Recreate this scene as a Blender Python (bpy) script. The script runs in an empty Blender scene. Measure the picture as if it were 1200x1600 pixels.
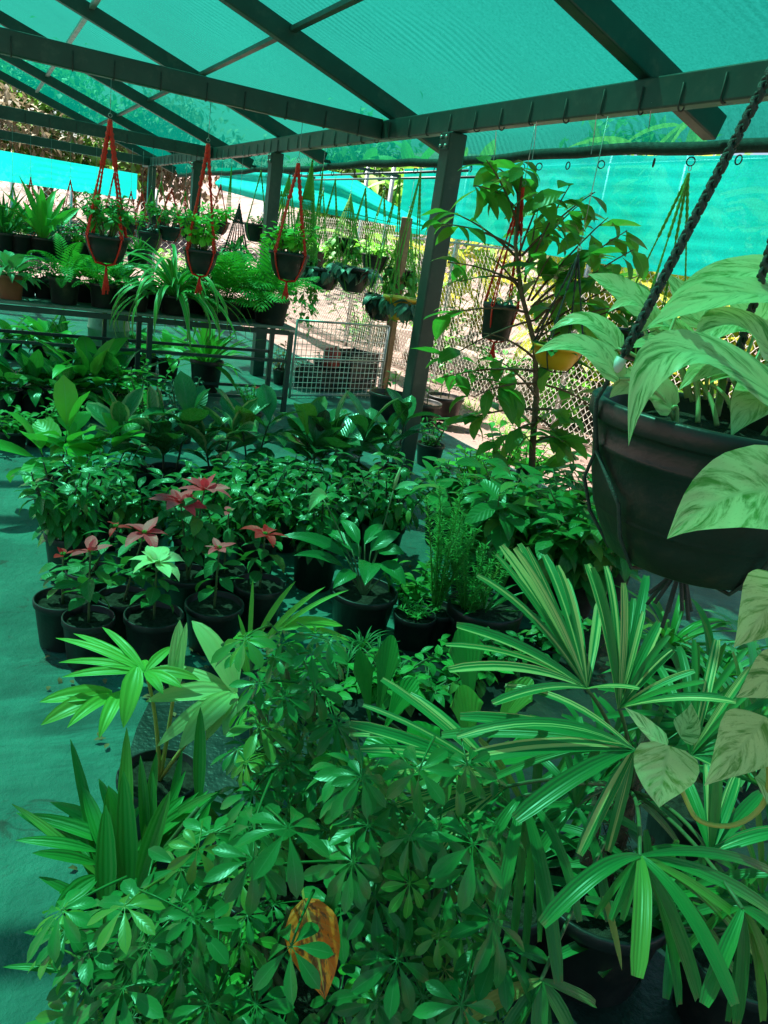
import bpy, math, random
from mathutils import Vector, Matrix
S = bpy.context.scene
COL = S.collection
PI = math.pi
rad = math.radians
# ------------------------------------------------------------------ camera
# rows: camera right, camera down, camera forward, in world axes (X across the shade house, Y along it)
RC = Matrix(((0.88632402, -0.4400919, 0.14404459), (-0.02217097, -0.35104131, -0.93609746), (0.46253451, 0.82649206, -0.32089361)))
EYE = Vector((0.0, 0.0, 1.55))
cam = bpy.data.cameras.new('camera')
cam.sensor_fit = 'VERTICAL'; cam.sensor_height = 36; cam.lens = 27
cam.clip_start = 0.05; cam.clip_end = 500
co = bpy.data.objects.new('camera', cam); COL.objects.link(co)
r, d, f = RC[0], RC[1], RC[2]
co.matrix_world = Matrix(((r[0], -d[0], -f[0], EYE[0]), (r[1], -d[1], -f[1], EYE[1]), (r[2], -d[2], -f[2], EYE[2]), (0, 0, 0, 1)))
S.camera = co
# ------------------------------------------------------------------ light
SUN_EL, SUN_AZ = rad(60), rad(-22)          # azimuth from +Y towards +X
W = bpy.data.worlds.new('World'); S.world = W; W.use_nodes = True
wn = W.node_tree.nodes; wl = W.node_tree.links
bg = wn['Background']; sky = wn.new('ShaderNodeTexSky'); sky.sky_type = 'NISHITA'; sky.sun_disc = False
sky.sun_elevation = SUN_EL; sky.sun_rotation = SUN_AZ; sky.dust_density = 2.0
wl.new(sky.outputs[0], bg.inputs[0]); bg.inputs[1].default_value = 0.05
sl = bpy.data.lights.new('sun', 'SUN'); sl.energy = 5.0; sl.angle = rad(0.9); sl.color = (1.0, 0.95, 0.88)
so = bpy.data.objects.new('sun', sl); COL.objects.link(so)
sdir = Vector((math.cos(SUN_EL) * math.sin(SUN_AZ), math.cos(SUN_EL) * math.cos(SUN_AZ), math.sin(SUN_EL)))
so.rotation_euler = sdir.to_track_quat('Z', 'Y').to_euler(); so.location = sdir * 60
vs = S.view_settings; vs.view_transform = 'Standard'; vs.look = 'None'; vs.gamma = 1; vs.use_curve_mapping = False
vs.exposure = 1.9
S.render.engine = 'CYCLES'
cy = S.cycles; cy.use_denoising = True; cy.max_bounces = 7; cy.diffuse_bounces = 4; cy.glossy_bounces = 2; cy.transmission_bounces = 5
cy.transparent_max_bounces = 10; cy.caustics_reflective = False; cy.caustics_refractive = False; cy.sample_clamp_indirect = 6

# ------------------------------------------------------------------ measuring from the photograph (1200 x 1600 px)
def ray(px, py): return RC.transposed() @ Vector((px - 600, py - 800, 1200.0))
def at_z(px, py, z=0.0): v = ray(px, py); return EYE + v * ((z - EYE[2]) / v[2])
def at_x(px, py, x): v = ray(px, py); return EYE + v * (x / v[0])
def at_y(px, py, y): v = ray(px, py); return EYE + v * (y / v[1])
def at_d(px, py, dist): return EYE + ray(px, py) * (dist / 1200.0)      # dist: metres along the lens axis
def proj(p): q = RC @ (Vector(p) - EYE); return 600 + 1200 * q[0] / q[2], 800 + 1200 * q[1] / q[2], q[2]
def dep(p): return proj(p)[2]
def height(base, py):                                                    # z above base whose picture row is py
    lo, hi = 0.0, 4.0
    for _ in range(30):
        m = (lo + hi) / 2
        if proj((base[0], base[1], base[2] + m))[1] > py: lo = m
        else: hi = m
    return lo

# ------------------------------------------------------------------ objects
def link(name, data, parent=None, M=None):
    o = bpy.data.objects.new(name, data); COL.objects.link(o)
    if parent is not None: o.parent = parent
    if M is not None: o.matrix_basis = M
    return o
def tag(o, label=None, cat=None, group=None, kind=None):
    if label: o['label'] = label
    if cat: o['category'] = cat
    if group: o['group'] = group
    if kind: o['kind'] = kind
    return o
def thing(name, label, cat, loc, group=None, rz=0.0):
    o = link(name, None, None, Matrix.Translation(Vector(loc)) @ Matrix.Rotation(rz, 4, 'Z')); o.empty_display_size = 0.1
    return tag(o, label, cat, group)
class MB:
    def __init__(s): s.v = []; s.f = []; s.uv = []
    def add(s, vs_, fs, uv=None):
        b = len(s.v); s.v += [tuple(x) for x in vs_]; s.f += [tuple(i + b for i in q) for q in fs]
        s.uv += uv if uv else [(0.5, 0.5)] * len(vs_)
        return s
    def box(s, c, h, M=None):
        vs_ = [Vector((c[0] + sx * h[0], c[1] + sy * h[1], c[2] + sz * h[2])) for sx in (-1, 1) for sy in (-1, 1) for sz in (-1, 1)]
        if M is not None: vs_ = [M @ x for x in vs_]
        return s.add(vs_, [(0, 1, 3, 2), (4, 6, 7, 5), (0, 4, 5, 1), (2, 3, 7, 6), (0, 2, 6, 4), (1, 5, 7, 3)])
    def bar(s, a, b, w, h, up=(0, 0, 1)):                                # rectangular bar from a to b, w across, h along up
        a = Vector(a); b = Vector(b); t = (b - a).normalized(); side = t.cross(Vector(up)).normalized(); u = side.cross(t)
        vs_ = [p + side * (w / 2 * i) + u * (h / 2 * j) for p in (a, b) for i, j in ((-1, -1), (1, -1), (1, 1), (-1, 1))]
        return s.add(vs_, [(0, 1, 2, 3)[::-1], (4, 5, 6, 7), (0, 1, 5, 4), (1, 2, 6, 5), (2, 3, 7, 6), (3, 0, 4, 7)])
    def tube(s, pts, r0, r1=None, n=6):
        pts = [Vector(p) for p in pts]; r1 = r0 if r1 is None else r1
        k = len(pts); ref = None; vs_ = []; uv = []
        for i, p in enumerate(pts):
            t = (pts[min(i + 1, k - 1)] - pts[max(i - 1, 0)])
            t = t.normalized() if t.length > 1e-9 else Vector((0, 0, 1))
            if ref is None: ref = t.orthogonal().normalized()
            ref = (ref - t * ref.dot(t)); ref = ref.normalized() if ref.length > 1e-6 else t.orthogonal().normalized()
            b = t.cross(ref); rr = r0[i] if isinstance(r0, list) else r0 + (r1 - r0) * i / max(1, k - 1)
            for j in range(n):
                a = 2 * PI * j / n
                vs_.append(p + (ref * math.cos(a) + b * math.sin(a)) * rr); uv.append((j / n, i / max(1, k - 1)))
        fs = [(i * n + j, i * n + (j + 1) % n, (i + 1) * n + (j + 1) % n, (i + 1) * n + j) for i in range(k - 1) for j in range(n)]
        fs += [tuple(range(n))[::-1], tuple((k - 1) * n + j for j in range(n))]
        return s.add(vs_, fs, uv)
    def lathe(s, prof, n=28, c=(0, 0, 0)):
        vs_ = [(c[0] + r_ * math.cos(2 * PI * j / n), c[1] + r_ * math.sin(2 * PI * j / n), c[2] + z) for r_, z in prof for j in range(n)]
        fs = [(i * n + j, i * n + (j + 1) % n, (i + 1) * n + (j + 1) % n, (i + 1) * n + j) for i in range(len(prof) - 1) for j in range(n)]
        return s.add(vs_, fs, [(j / n, i / len(prof)) for i in range(len(prof)) for j in range(n)])
    def mesh(s, name, mat, smooth=True):
        me = bpy.data.meshes.new(name); me.from_pydata(s.v, [], s.f)
        uvl = me.uv_layers.new(name='UVMap')
        li = [0] * len(me.loops); me.loops.foreach_get('vertex_index', li)
        flat = []
        for i in li: flat += s.uv[i]
        uvl.data.foreach_set('uv', flat)
        if smooth: me.polygons.foreach_set('use_smooth', [True] * len(me.polygons))
        for m in (mat if isinstance(mat, (list, tuple)) else [mat]): me.materials.append(m)
        me.update(); return me
def obj(name, mb, mat, parent=None, smooth=False, M=None): return link(name, mb.mesh(name, mat, smooth), parent, M)

# ------------------------------------------------------------------ materials
def mat_new(name):
    m = bpy.data.materials.new(name); m.use_nodes = True; nt = m.node_tree
    return m, nt, nt.nodes['Principled BSDF'], nt.nodes['Material Output']
def N(nt, t, **kw):
    n = nt.nodes.new(t)
    for k, v in kw.items():
        if k in n.inputs: n.inputs[k].default_value = v
        else: setattr(n, k, v)
    return n
def math_n(nt, op, a, b=None, c=None):
    n = nt.nodes.new('ShaderNodeMath'); n.operation = op
    for i, x in enumerate((a, b, c)):
        if x is None: continue
        if hasattr(x, 'links'): nt.links.new(x, n.inputs[i])
        else: n.inputs[i].default_value = x
    return n.outputs[0]
def mixc(nt, fac, a, b, mode='MIX'):
    n = nt.nodes.new('ShaderNodeMix'); n.data_type = 'RGBA'; n.blend_type = mode
    for i, x in ((0, fac), (6, a), (7, b)):
        if hasattr(x, 'links'): nt.links.new(x, n.inputs[i])
        else: n.inputs[i].default_value = x if i == 0 else (*x, 1)
    return n.outputs[2]
def ramp(nt, x, lo, hi):
    n = nt.nodes.new('ShaderNodeMapRange'); n.interpolation_type = 'SMOOTHSTEP'
    nt.links.new(x, n.inputs[0]); n.inputs[1].default_value = lo; n.inputs[2].default_value = hi
    return n.outputs[0]
def noise(nt, vec, scale, detail=3, rough=0.55, dist=0.0):
    n = N(nt, 'ShaderNodeTexNoise', Scale=scale, Detail=detail, Roughness=rough, Distortion=dist)
    if vec is not None: nt.links.new(vec, n.inputs['Vector'])
    return n.outputs['Fac']
def coords(nt, which='Object'): return nt.nodes.new('ShaderNodeTexCoord').outputs[which]
def world_pos(nt): return nt.nodes.new('ShaderNodeNewGeometry').outputs['Position']

def plain(name, col, rough=0.6, alt=None, scale=8, metal=0.0, bump=0.15, dirt=None, dirt_scale=3, spec=0.5):
    """painted / plastic / soil surfaces: two tones broken up by noise, blotches of dirt, fine relief"""
    m, nt, p, out = mat_new(name); L = nt.links
    pos = world_pos(nt); nz = noise(nt, pos, scale, 5)
    c = mixc(nt, ramp(nt, nz, 0.3, 0.7), col, alt or tuple(x * 0.7 for x in col))
    if dirt: c = mixc(nt, ramp(nt, noise(nt, pos, dirt_scale, 6, 0.65), 0.5, 0.72), c, dirt)
    L.new(c, p.inputs['Base Color'])
    L.new(math_n(nt, 'MULTIPLY_ADD', nz, 0.25, rough - 0.12), p.inputs['Roughness'])
    p.inputs['Metallic'].default_value = metal; p.inputs['Specular IOR Level'].default_value = spec
    if bump:
        b = N(nt, 'ShaderNodeBump', Strength=bump, Distance=0.01); L.new(noise(nt, pos, scale * 6, 4), b.inputs['Height']); L.new(b.outputs[0], p.inputs['Normal'])
    return m

def leaf_mat(name, col, alt=None, vein=None, rough=0.36, trans=0.3, style='plain', cream=(0.55, 0.52, 0.2), vein_n=9, gloss=0.5, pleat=0, tipc=None, side_k=0.22, bump=0.22):
    """leaf: midrib and side veins from the leaf's own coordinates, every leaf its own tone, light through the blade"""
    m, nt, p, out = mat_new(name); L = nt.links
    uv = nt.nodes.new('ShaderNodeUVMap').outputs[0]
    sp = nt.nodes.new('ShaderNodeSeparateXYZ'); L.new(uv, sp.inputs[0]); u, v = sp.outputs[0], sp.outputs[1]
    oi = nt.nodes.new('ShaderNodeObjectInfo').outputs['Random']
    oc = coords(nt)
    off = nt.nodes.new('ShaderNodeVectorMath'); off.operation = 'ADD'; L.new(uv, off.inputs[0])
    cx = nt.nodes.new('ShaderNodeCombineXYZ'); L.new(math_n(nt, 'MULTIPLY', oi, 37.0), cx.inputs[0]); L.new(math_n(nt, 'MULTIPLY', oi, 91.0), cx.inputs[1]); L.new(cx.outputs[0], off.inputs[1])
    uvo = off.outputs[0]
    a = math_n(nt, 'MULTIPLY', math_n(nt, 'ABSOLUTE', math_n(nt, 'SUBTRACT', u, 0.5)), 2.0)
    if style != 'bract': gn = (1.45, 1.75, 1.05); col = tuple(x * g for x, g in zip(col, gn)); alt = tuple(x * g for x, g in zip(alt, gn)) if alt else None
    alt = alt or tuple(x * 0.62 for x in col); vein = vein or tuple(min(1, x * 1.5 + 0.03) for x in col)
    c = mixc(nt, oi, col, alt)
    c = mixc(nt, math_n(nt, 'MULTIPLY', ramp(nt, noise(nt, uvo, 3.5, 3), 0.42, 0.7), 0.45), c, alt)
    if style == 'plain':
        c = mixc(nt, math_n(nt, 'MULTIPLY', ramp(nt, math_n(nt, 'FRACT', math_n(nt, 'MULTIPLY', oi, 17.0)), 0.88, 0.95), 0.55), c, (0.24, 0.34, 0.05))
        c = mixc(nt, math_n(nt, 'MULTIPLY', ramp(nt, noise(nt, uvo, 22, 3, 0.7), 0.66, 0.74), 0.5), c, (0.16, 0.13, 0.06))
    if style == 'edge':
        e = math_n(nt, 'ADD', a, math_n(nt, 'MULTIPLY', math_n(nt, 'SUBTRACT', noise(nt, uvo, 7), 0.5), 0.5))
        c = mixc(nt, ramp(nt, e, 0.66, 0.82), c, cream)
    if style == 'stripe':
        st = nt.nodes.new('ShaderNodeVectorMath'); st.operation = 'MULTIPLY'; L.new(uvo, st.inputs[0]); st.inputs[1].default_value = (1.9, 0.1, 1)
        s1 = ramp(nt, noise(nt, st.outputs[0], 1.7, 2), 0.52, 0.57)
        c = mixc(nt, math_n(nt, 'MULTIPLY', s1, 0.9), c, cream)
    if style == 'marble':
        st = nt.nodes.new('ShaderNodeCombineXYZ'); sgn_ = math_n(nt, 'MULTIPLY', math_n(nt, 'GREATER_THAN', u, 0.5), 7.0)
        L.new(math_n(nt, 'ADD', math_n(nt, 'MULTIPLY', math_n(nt, 'SUBTRACT', v, math_n(nt, 'MULTIPLY', a, 0.3)), 9.0), math_n(nt, 'MULTIPLY', oi, 50.0)), st.inputs[0])
        L.new(math_n(nt, 'ADD', math_n(nt, 'MULTIPLY', a, 1.1), sgn_), st.inputs[1]); L.new(math_n(nt, 'MULTIPLY', oi, 20.0), st.inputs[2])
        n1 = noise(nt, st.outputs[0], 1.0, 5, 0.68, 0.5)
        c = mixc(nt, ramp(nt, n1, 0.33, 0.54), c, cream)
        c = mixc(nt, math_n(nt, 'MULTIPLY', ramp(nt, noise(nt, uvo, 30, 4, 0.7), 0.56, 0.7), 0.35), c, alt)
    if style == 'splash':
        n1 = noise(nt, uvo, 9, 3)
        c = mixc(nt, math_n(nt, 'MULTIPLY', ramp(nt, math_n(nt, 'SUBTRACT', n1, math_n(nt, 'MULTIPLY', a, 0.3)), 0.34, 0.44), 0.8), c, cream)
    if tipc: c = mixc(nt, ramp(nt, math_n(nt, 'ADD', v, math_n(nt, 'MULTIPLY', noise(nt, uvo, 9), 0.3)), 1.12, 1.2), c, tipc)
    if pleat:
        h = math_n(nt, 'SINE', math_n(nt, 'MULTIPLY', u, pleat * 2 * PI)); vm = math_n(nt, 'MULTIPLY', ramp(nt, h, 0.7, 1.0), 0.10)
    else:
        wv = math_n(nt, 'SINE', math_n(nt, 'MULTIPLY', math_n(nt, 'SUBTRACT', v, math_n(nt, 'MULTIPLY', a, 0.22)), vein_n * 2 * PI))
        side = math_n(nt, 'MULTIPLY', ramp(nt, wv, 0.82, 1.0), side_k)
        mid = ramp(nt, a, 0.085, 0.03)
        vm = math_n(nt, 'MAXIMUM', math_n(nt, 'MULTIPLY', mid, 0.75), side); h = math_n(nt, 'MULTIPLY', wv, -0.6)
    c = mixc(nt, vm, c, vein)
    L.new(c, p.inputs['Base Color']); p.inputs['Specular IOR Level'].default_value = gloss * 0.75
    L.new(math_n(nt, 'MULTIPLY_ADD', noise(nt, uvo, 6), 0.3, rough - 0.15), p.inputs['Roughness'])
    b = N(nt, 'ShaderNodeBump', Strength=bump, Distance=0.003); L.new(h, b.inputs['Height']); L.new(b.outputs[0], p.inputs['Normal'])
    tr = nt.nodes.new('ShaderNodeBsdfTranslucent')
    L.new(mixc(nt, 0.55, c, (0.18, 0.44, 0.04), 'MIX') if style == 'plain' else c, tr.inputs[0])
    mx = nt.nodes.new('ShaderNodeMixShader'); mx.inputs[0].default_value = trans
    L.new(p.outputs[0], mx.inputs[1]); L.new(tr.outputs[0], mx.inputs[2]); L.new(mx.outputs[0], out.inputs[0])
    return m

def net_mat(name, col, hole, hole_tint, rib=55, diff=0.25):
    """knitted shade net: threads that scatter light through, and holes that let some straight through"""
    m, nt, p, out = mat_new(name); L = nt.links
    pos = world_pos(nt); uv = nt.nodes.new('ShaderNodeUVMap').outputs[0]
    sp = nt.nodes.new('ShaderNodeSeparateXYZ'); L.new(uv, sp.inputs[0])
    wob = math_n(nt, 'MULTIPLY', noise(nt, pos, 2.2, 4), 5.0)
    w1 = math_n(nt, 'SINE', math_n(nt, 'MULTIPLY', math_n(nt, 'ADD', sp.outputs[1], math_n(nt, 'MULTIPLY', wob, 0.02)), rib * 2 * PI))
    st = nt.nodes.new('ShaderNodeVectorMath'); st.operation = 'MULTIPLY'; L.new(uv, st.inputs[0]); st.inputs[1].default_value = (1.2, 34, 1)
    str_ = noise(nt, st.outputs[0], 2.0, 3)
    fine = noise(nt, pos, 75, 2)
    k = math_n(nt, 'ADD', math_n(nt, 'MULTIPLY', math_n(nt, 'MULTIPLY', w1, ramp(nt, noise(nt, pos, 0.9, 2), 0.4, 0.65)), 0.34), math_n(nt, 'ADD', math_n(nt, 'MULTIPLY', math_n(nt, 'SUBTRACT', str_, 0.5), 0.55), math_n(nt, 'MULTIPLY', math_n(nt, 'SUBTRACT', fine, 0.5), 1.3)))
    cov = math_n(nt, 'ADD', k, 0.5)
    cov = math_n(nt, 'ADD', cov, math_n(nt, 'MULTIPLY', math_n(nt, 'SUBTRACT', noise(nt, pos, 0.7, 4), 0.5), 0.9))
    c = mixc(nt, cov, tuple(x * 0.72 for x in col), tuple(min(1, x * 1.2) for x in col))
    tl = nt.nodes.new('ShaderNodeBsdfTranslucent'); L.new(c, tl.inputs[0])
    df = nt.nodes.new('ShaderNodeBsdfDiffuse'); L.new(c, df.inputs[0])
    m1 = nt.nodes.new('ShaderNodeMixShader'); m1.inputs[0].default_value = diff; L.new(tl.outputs[0], m1.inputs[1]); L.new(df.outputs[0], m1.inputs[2])
    tp = nt.nodes.new('ShaderNodeBsdfTransparent'); tp.inputs[0].default_value = (*hole_tint, 1)
    m2 = nt.nodes.new('ShaderNodeMixShader')
    hf = math_n(nt, 'MAXIMUM', math_n(nt, 'MULTIPLY', math_n(nt, 'MULTIPLY_ADD', k, 0.75, 1.0), hole), 0.0)
    L.new(hf, m2.inputs[0]); L.new(m1.outputs[0], m2.inputs[1]); L.new(tp.outputs[0], m2.inputs[2]); L.new(m2.outputs[0], out.inputs[0])
    return m

# ------------------------------------------------------------------ leaf shapes
def lerp_list(pts, t):
    if callable(pts): return pts(t)
    for (a, x), (b, y) in zip(pts, pts[1:]):
        if t <= b:
            k = (t - a) / max(1e-9, b - a); return x + (y - x) * k
    return pts[-1][1]
PR = dict(
    lance=[(0, .1), (.12, .5), (.35, 1), (.6, .86), (.85, .38), (1, 0)],
    ovate=[(0, .08), (.08, .5), (.3, 1), (.55, .92), (.8, .52), (.93, .18), (1, 0)],
    heart=[(0, .5), (.06, .86), (.22, 1), (.45, .9), (.7, .56), (.9, .17), (1, 0)],
    obov=lambda t: max(0.0, math.sin(PI * t ** 1.55)) ** 0.8,
    strap=[(0, .55), (.1, .85), (.4, 1), (.7, .8), (.9, .4), (1, 0)],
    paddle=[(0, .08), (.1, .45), (.3, .88), (.55, 1), (.78, .8), (.93, .36), (1, 0)],
    finger=[(0, .25), (.1, .5), (.4, .95), (.7, 1), (.94, .86), (1, .6)],
    wedge=[(0, .05), (.3, .36), (.6, .72), (.9, 1), (.97, 1), (1, .9)],
    palm=[(0, .2), (.15, .7), (.4, 1), (.7, .8), (.9, .4), (1, .04)])
def with_petiole(prof, fr, w=0.035):
    if callable(prof): return lambda t: w if t < fr else max(prof((t - fr) / (1 - fr)), w * .5 if t < .5 else 0)
    return [(0, w), (fr * 0.97, w)] + [(fr + (1 - fr) * t, max(x, w * 0.5) if t == 0 else x) for t, x in prof]
def blade(mb, Wd, prof, n=6, m=2, droop=0.6, fold=0.15, wave=0.0, dpow=1.0, L=1.0, M=None, ph=0.0, tooth=0.0, twist=0.0):
    y = z = 0.0; vs_ = []; uv = []
    for i in range(n + 1):
        t = i / n; ang = droop * (t ** dpow)
        if i: y += math.cos(ang) * L / n; z -= math.sin(ang) * L / n
        w = Wd * lerp_list(prof, t); tw = twist * t
        for j in range(-m, m + 1):
            s = j / m; x = s * w
            if tooth and abs(j) == m: x *= 1 + tooth * (-1) ** i
            off = fold * abs(s) * w + wave * w * math.sin(t * 9 + ph + s * 1.5) * abs(s)
            x2 = x * math.cos(tw) - off * math.sin(tw); o2 = x * math.sin(tw) + off * math.cos(tw)
            p = Vector((x2, y + math.sin(ang) * o2, z + math.cos(ang) * o2))
            vs_.append(M @ p if M is not None else p); uv.append((0.5 + 0.5 * s, t))
    k = 2 * m + 1
    mb.add(vs_, [(i * k + j, i * k + j + 1, (i + 1) * k + j + 1, (i + 1) * k + j) for i in range(n) for j in range(k - 1)], uv)
    return mb
def leafset(name, mat, Wd, prof, n=6, m=2, droops=(0.3, 0.7, 1.1), fold=0.2, wave=0.06, pet=0.0, dpow=1.2, tooth=0.0, seed=1):
    rn = random.Random(seed); pr = PR[prof] if isinstance(prof, str) else prof
    if pet: pr = with_petiole(pr, pet)
    return [blade(MB(), Wd * rn.uniform(.88, 1.12), pr, n, m, dr, fold * rn.uniform(.6, 1.4), wave, dpow, ph=rn.uniform(0, 6), tooth=tooth, twist=rn.uniform(-.35, .35)).mesh(name, mat) for dr in droops for _ in (0, 1)]
def RX(a): return Matrix.Rotation(a, 4, 'X')
def RY(a): return Matrix.Rotation(a, 4, 'Y')
def RZ(a): return Matrix.Rotation(a, 4, 'Z')
def T(*a): return Matrix.Translation(Vector(a[0] if len(a) == 1 else a))
def put(parent, me, p, az, el, sc, roll=0.0, name='leaf'):
    return link(name, me, parent, T(p) @ RZ(az) @ RX(el) @ RY(roll) @ Matrix.Scale(sc, 4))
def ribbon(parent, name, a, b, Wd, mat, prof='finger', sag=0.15, n=8, m=2, fold=0.25, up=None, wave=0.0, bend=None, pl=0.0, rnd=0.0):
    """a leaf grown along an arc from a to b (world points, parent at a translation only)"""
    a = Vector(a); b = Vector(b); o = parent.matrix_basis.translation if parent is not None else Vector()
    if parent is not None and parent.parent is not None: o = o + parent.parent.matrix_basis.translation
    ln = (b - a).length; c = bend if bend is not None else (a + b) / 2 + Vector((0, 0, ln * sag))
    up = Vector(up) if up is not None else (EYE - (a + b) / 2).normalized() * 0.55 + Vector((0, 0, 0.8))
    pr = PR[prof] if isinstance(prof, str) else prof
    vs_ = []; uv = []
    for i in range(n + 1):
        t = i / n; p = a * (1 - t) ** 2 + c * (2 * t * (1 - t)) + b * t * t
        tg = ((c - a) * (1 - t) + (b - c) * t).normalized(); sd = tg.cross(up)
        sd = sd.normalized() if sd.length > 1e-5 else tg.orthogonal().normalized(); nn = sd.cross(tg)
        w = Wd * lerp_list(pr, t)
        for j in range(-m, m + 1):
            s = j / m
            vs_.append(p + sd * (s * w) - tg * (rnd * ln * s * s * t ** 3 + (pl * .3 * w * (j % 2) if i == n else 0)) + nn * (fold * abs(s) * w + pl * w * (j % 2) + wave * w * math.sin(t * 8 + s * 2) * abs(s)) - o); uv.append((0.5 + 0.5 * s, t))
    k = 2 * m + 1; mb = MB().add(vs_, [(i * k + j, i * k + j + 1, (i + 1) * k + j + 1, (i + 1) * k + j) for i in range(n) for j in range(k - 1)], uv)
    return link(name, mb.mesh(name, mat), parent)
def curve_pts(a, b, sag, n=6):
    a = Vector(a); b = Vector(b); c = (a + b) / 2 + Vector(sag)
    return [a * (1 - t) ** 2 + c * (2 * t * (1 - t)) + b * t * t for t in [i / n for i in range(n + 1)]]
# ------------------------------------------------------------------ surfaces
M_steel = plain('green painted steel', (0.012, 0.062, 0.05), 0.42, (0.009, 0.045, 0.037), 5, bump=0.08, dirt=(0.035, 0.075, 0.06), dirt_scale=11)
M_galv = plain('galvanised pipe', (0.42, 0.46, 0.45), 0.38, (0.3, 0.34, 0.34), 12, metal=0.7, bump=0.05)
M_wire = plain('fence wire', (0.8, 0.74, 0.68), 0.5, (0.66, 0.6, 0.53), 6, metal=0.1, bump=0)
M_whitewire = plain('white coated wire', (0.75, 0.78, 0.75), 0.45, (0.6, 0.64, 0.6), 6, bump=0)
M_black = plain('black plastic', (0.012, 0.014, 0.014), 0.45, (0.02, 0.022, 0.02), 14, bump=0.08, dirt=(0.06, 0.05, 0.04), dirt_scale=9)
M_blackold = plain('scuffed black plastic', (0.007, 0.007, 0.008), 0.42, (0.016, 0.014, 0.013), 9, bump=0.15, dirt=(0.05, 0.03, 0.024), dirt_scale=14)
M_terra = plain('terracotta', (0.32, 0.11, 0.05), 0.75, (0.24, 0.085, 0.045), 9, bump=0.2, dirt=(0.12, 0.09, 0.06))
M_yellow = plain('yellow plastic', (0.75, 0.42, 0.02), 0.4, (0.62, 0.33, 0.015), 6, bump=0.04)
M_soil = plain('potting soil', (0.035, 0.024, 0.016), 0.9, (0.09, 0.075, 0.055), 60, bump=0.9, spec=0.2)
M_redcord = plain('red cord', (0.95, 0.04, 0.02), 0.65, (0.8, 0.03, 0.015), 90, bump=0.5)
M_greencord = plain('green cord', (0.12, 0.5, 0.04), 0.6, (0.07, 0.33, 0.03), 90, bump=0.5)
M_darkcord = plain('dark cord', (0.02, 0.035, 0.03), 0.6, (0.035, 0.05, 0.045), 90, bump=0.5)
M_bark = plain('young bark', (0.19, 0.11, 0.06), 0.85, (0.12, 0.075, 0.045), 30, bump=0.5)
M_greenstem = plain('green stem', (0.09, 0.17, 0.05), 0.55, (0.07, 0.11, 0.04), 25, bump=0.2)
M_darkstem = plain('dark stem', (0.05, 0.055, 0.035), 0.65, (0.035, 0.035, 0.025), 25, bump=0.2)
M_fibre = plain('palm fibre', (0.13, 0.085, 0.05), 0.9, (0.06, 0.04, 0.025), 40, bump=1.0)
M_wood = plain('weathered timber', (0.26, 0.16, 0.09), 0.8, (0.18, 0.11, 0.06), 20, bump=0.4)
M_concrete = plain('pinkish concrete', (0.5, 0.37, 0.32), 0.85, (0.42, 0.3, 0.26), 3, bump=0.3, dirt=(0.3, 0.2, 0.16), dirt_scale=1.5)
M_rock = plain('rock', (0.36, 0.27, 0.23), 0.9, (0.25, 0.18, 0.15), 4, bump=0.8)
M_drum = plain('pale green drum', (0.2, 0.34, 0.27), 0.5, (0.15, 0.27, 0.22), 8, bump=0.1, dirt=(0.09, 0.12, 0.09))
M_white = plain('white plastic', (0.75, 0.74, 0.72), 0.4, (0.62, 0.6, 0.58), 9, bump=0.02)
M_shelf = plain('shelf board', (0.16, 0.26, 0.22), 0.5, (0.11, 0.19, 0.165), 6, bump=0.15, dirt=(0.07, 0.09, 0.07), dirt_scale=4)
M_sheet = plain('ground sheet', (0.018, 0.024, 0.022), 0.35, (0.035, 0.042, 0.038), 7, bump=0.5, dirt=(0.06, 0.05, 0.038), dirt_scale=3)
M_net = net_mat('roof net', (0.0, 0.108, 0.076), 0.25, (0.17, 0.92, 0.6), rib=16)
M_net2 = net_mat('curtain net', (0.01, 0.74, 0.66), 0.06, (0.3, 0.95, 0.85), rib=9, diff=0.5)
M_net3 = net_mat('old net', (0.01, 0.5, 0.42), 0.04, (0.3, 0.95, 0.85), rib=9, diff=0.5)
M_netedge = plain('rolled net hem', (0.006, 0.05, 0.042), 0.8, (0.004, 0.03, 0.025), 30, bump=0.5)

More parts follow.
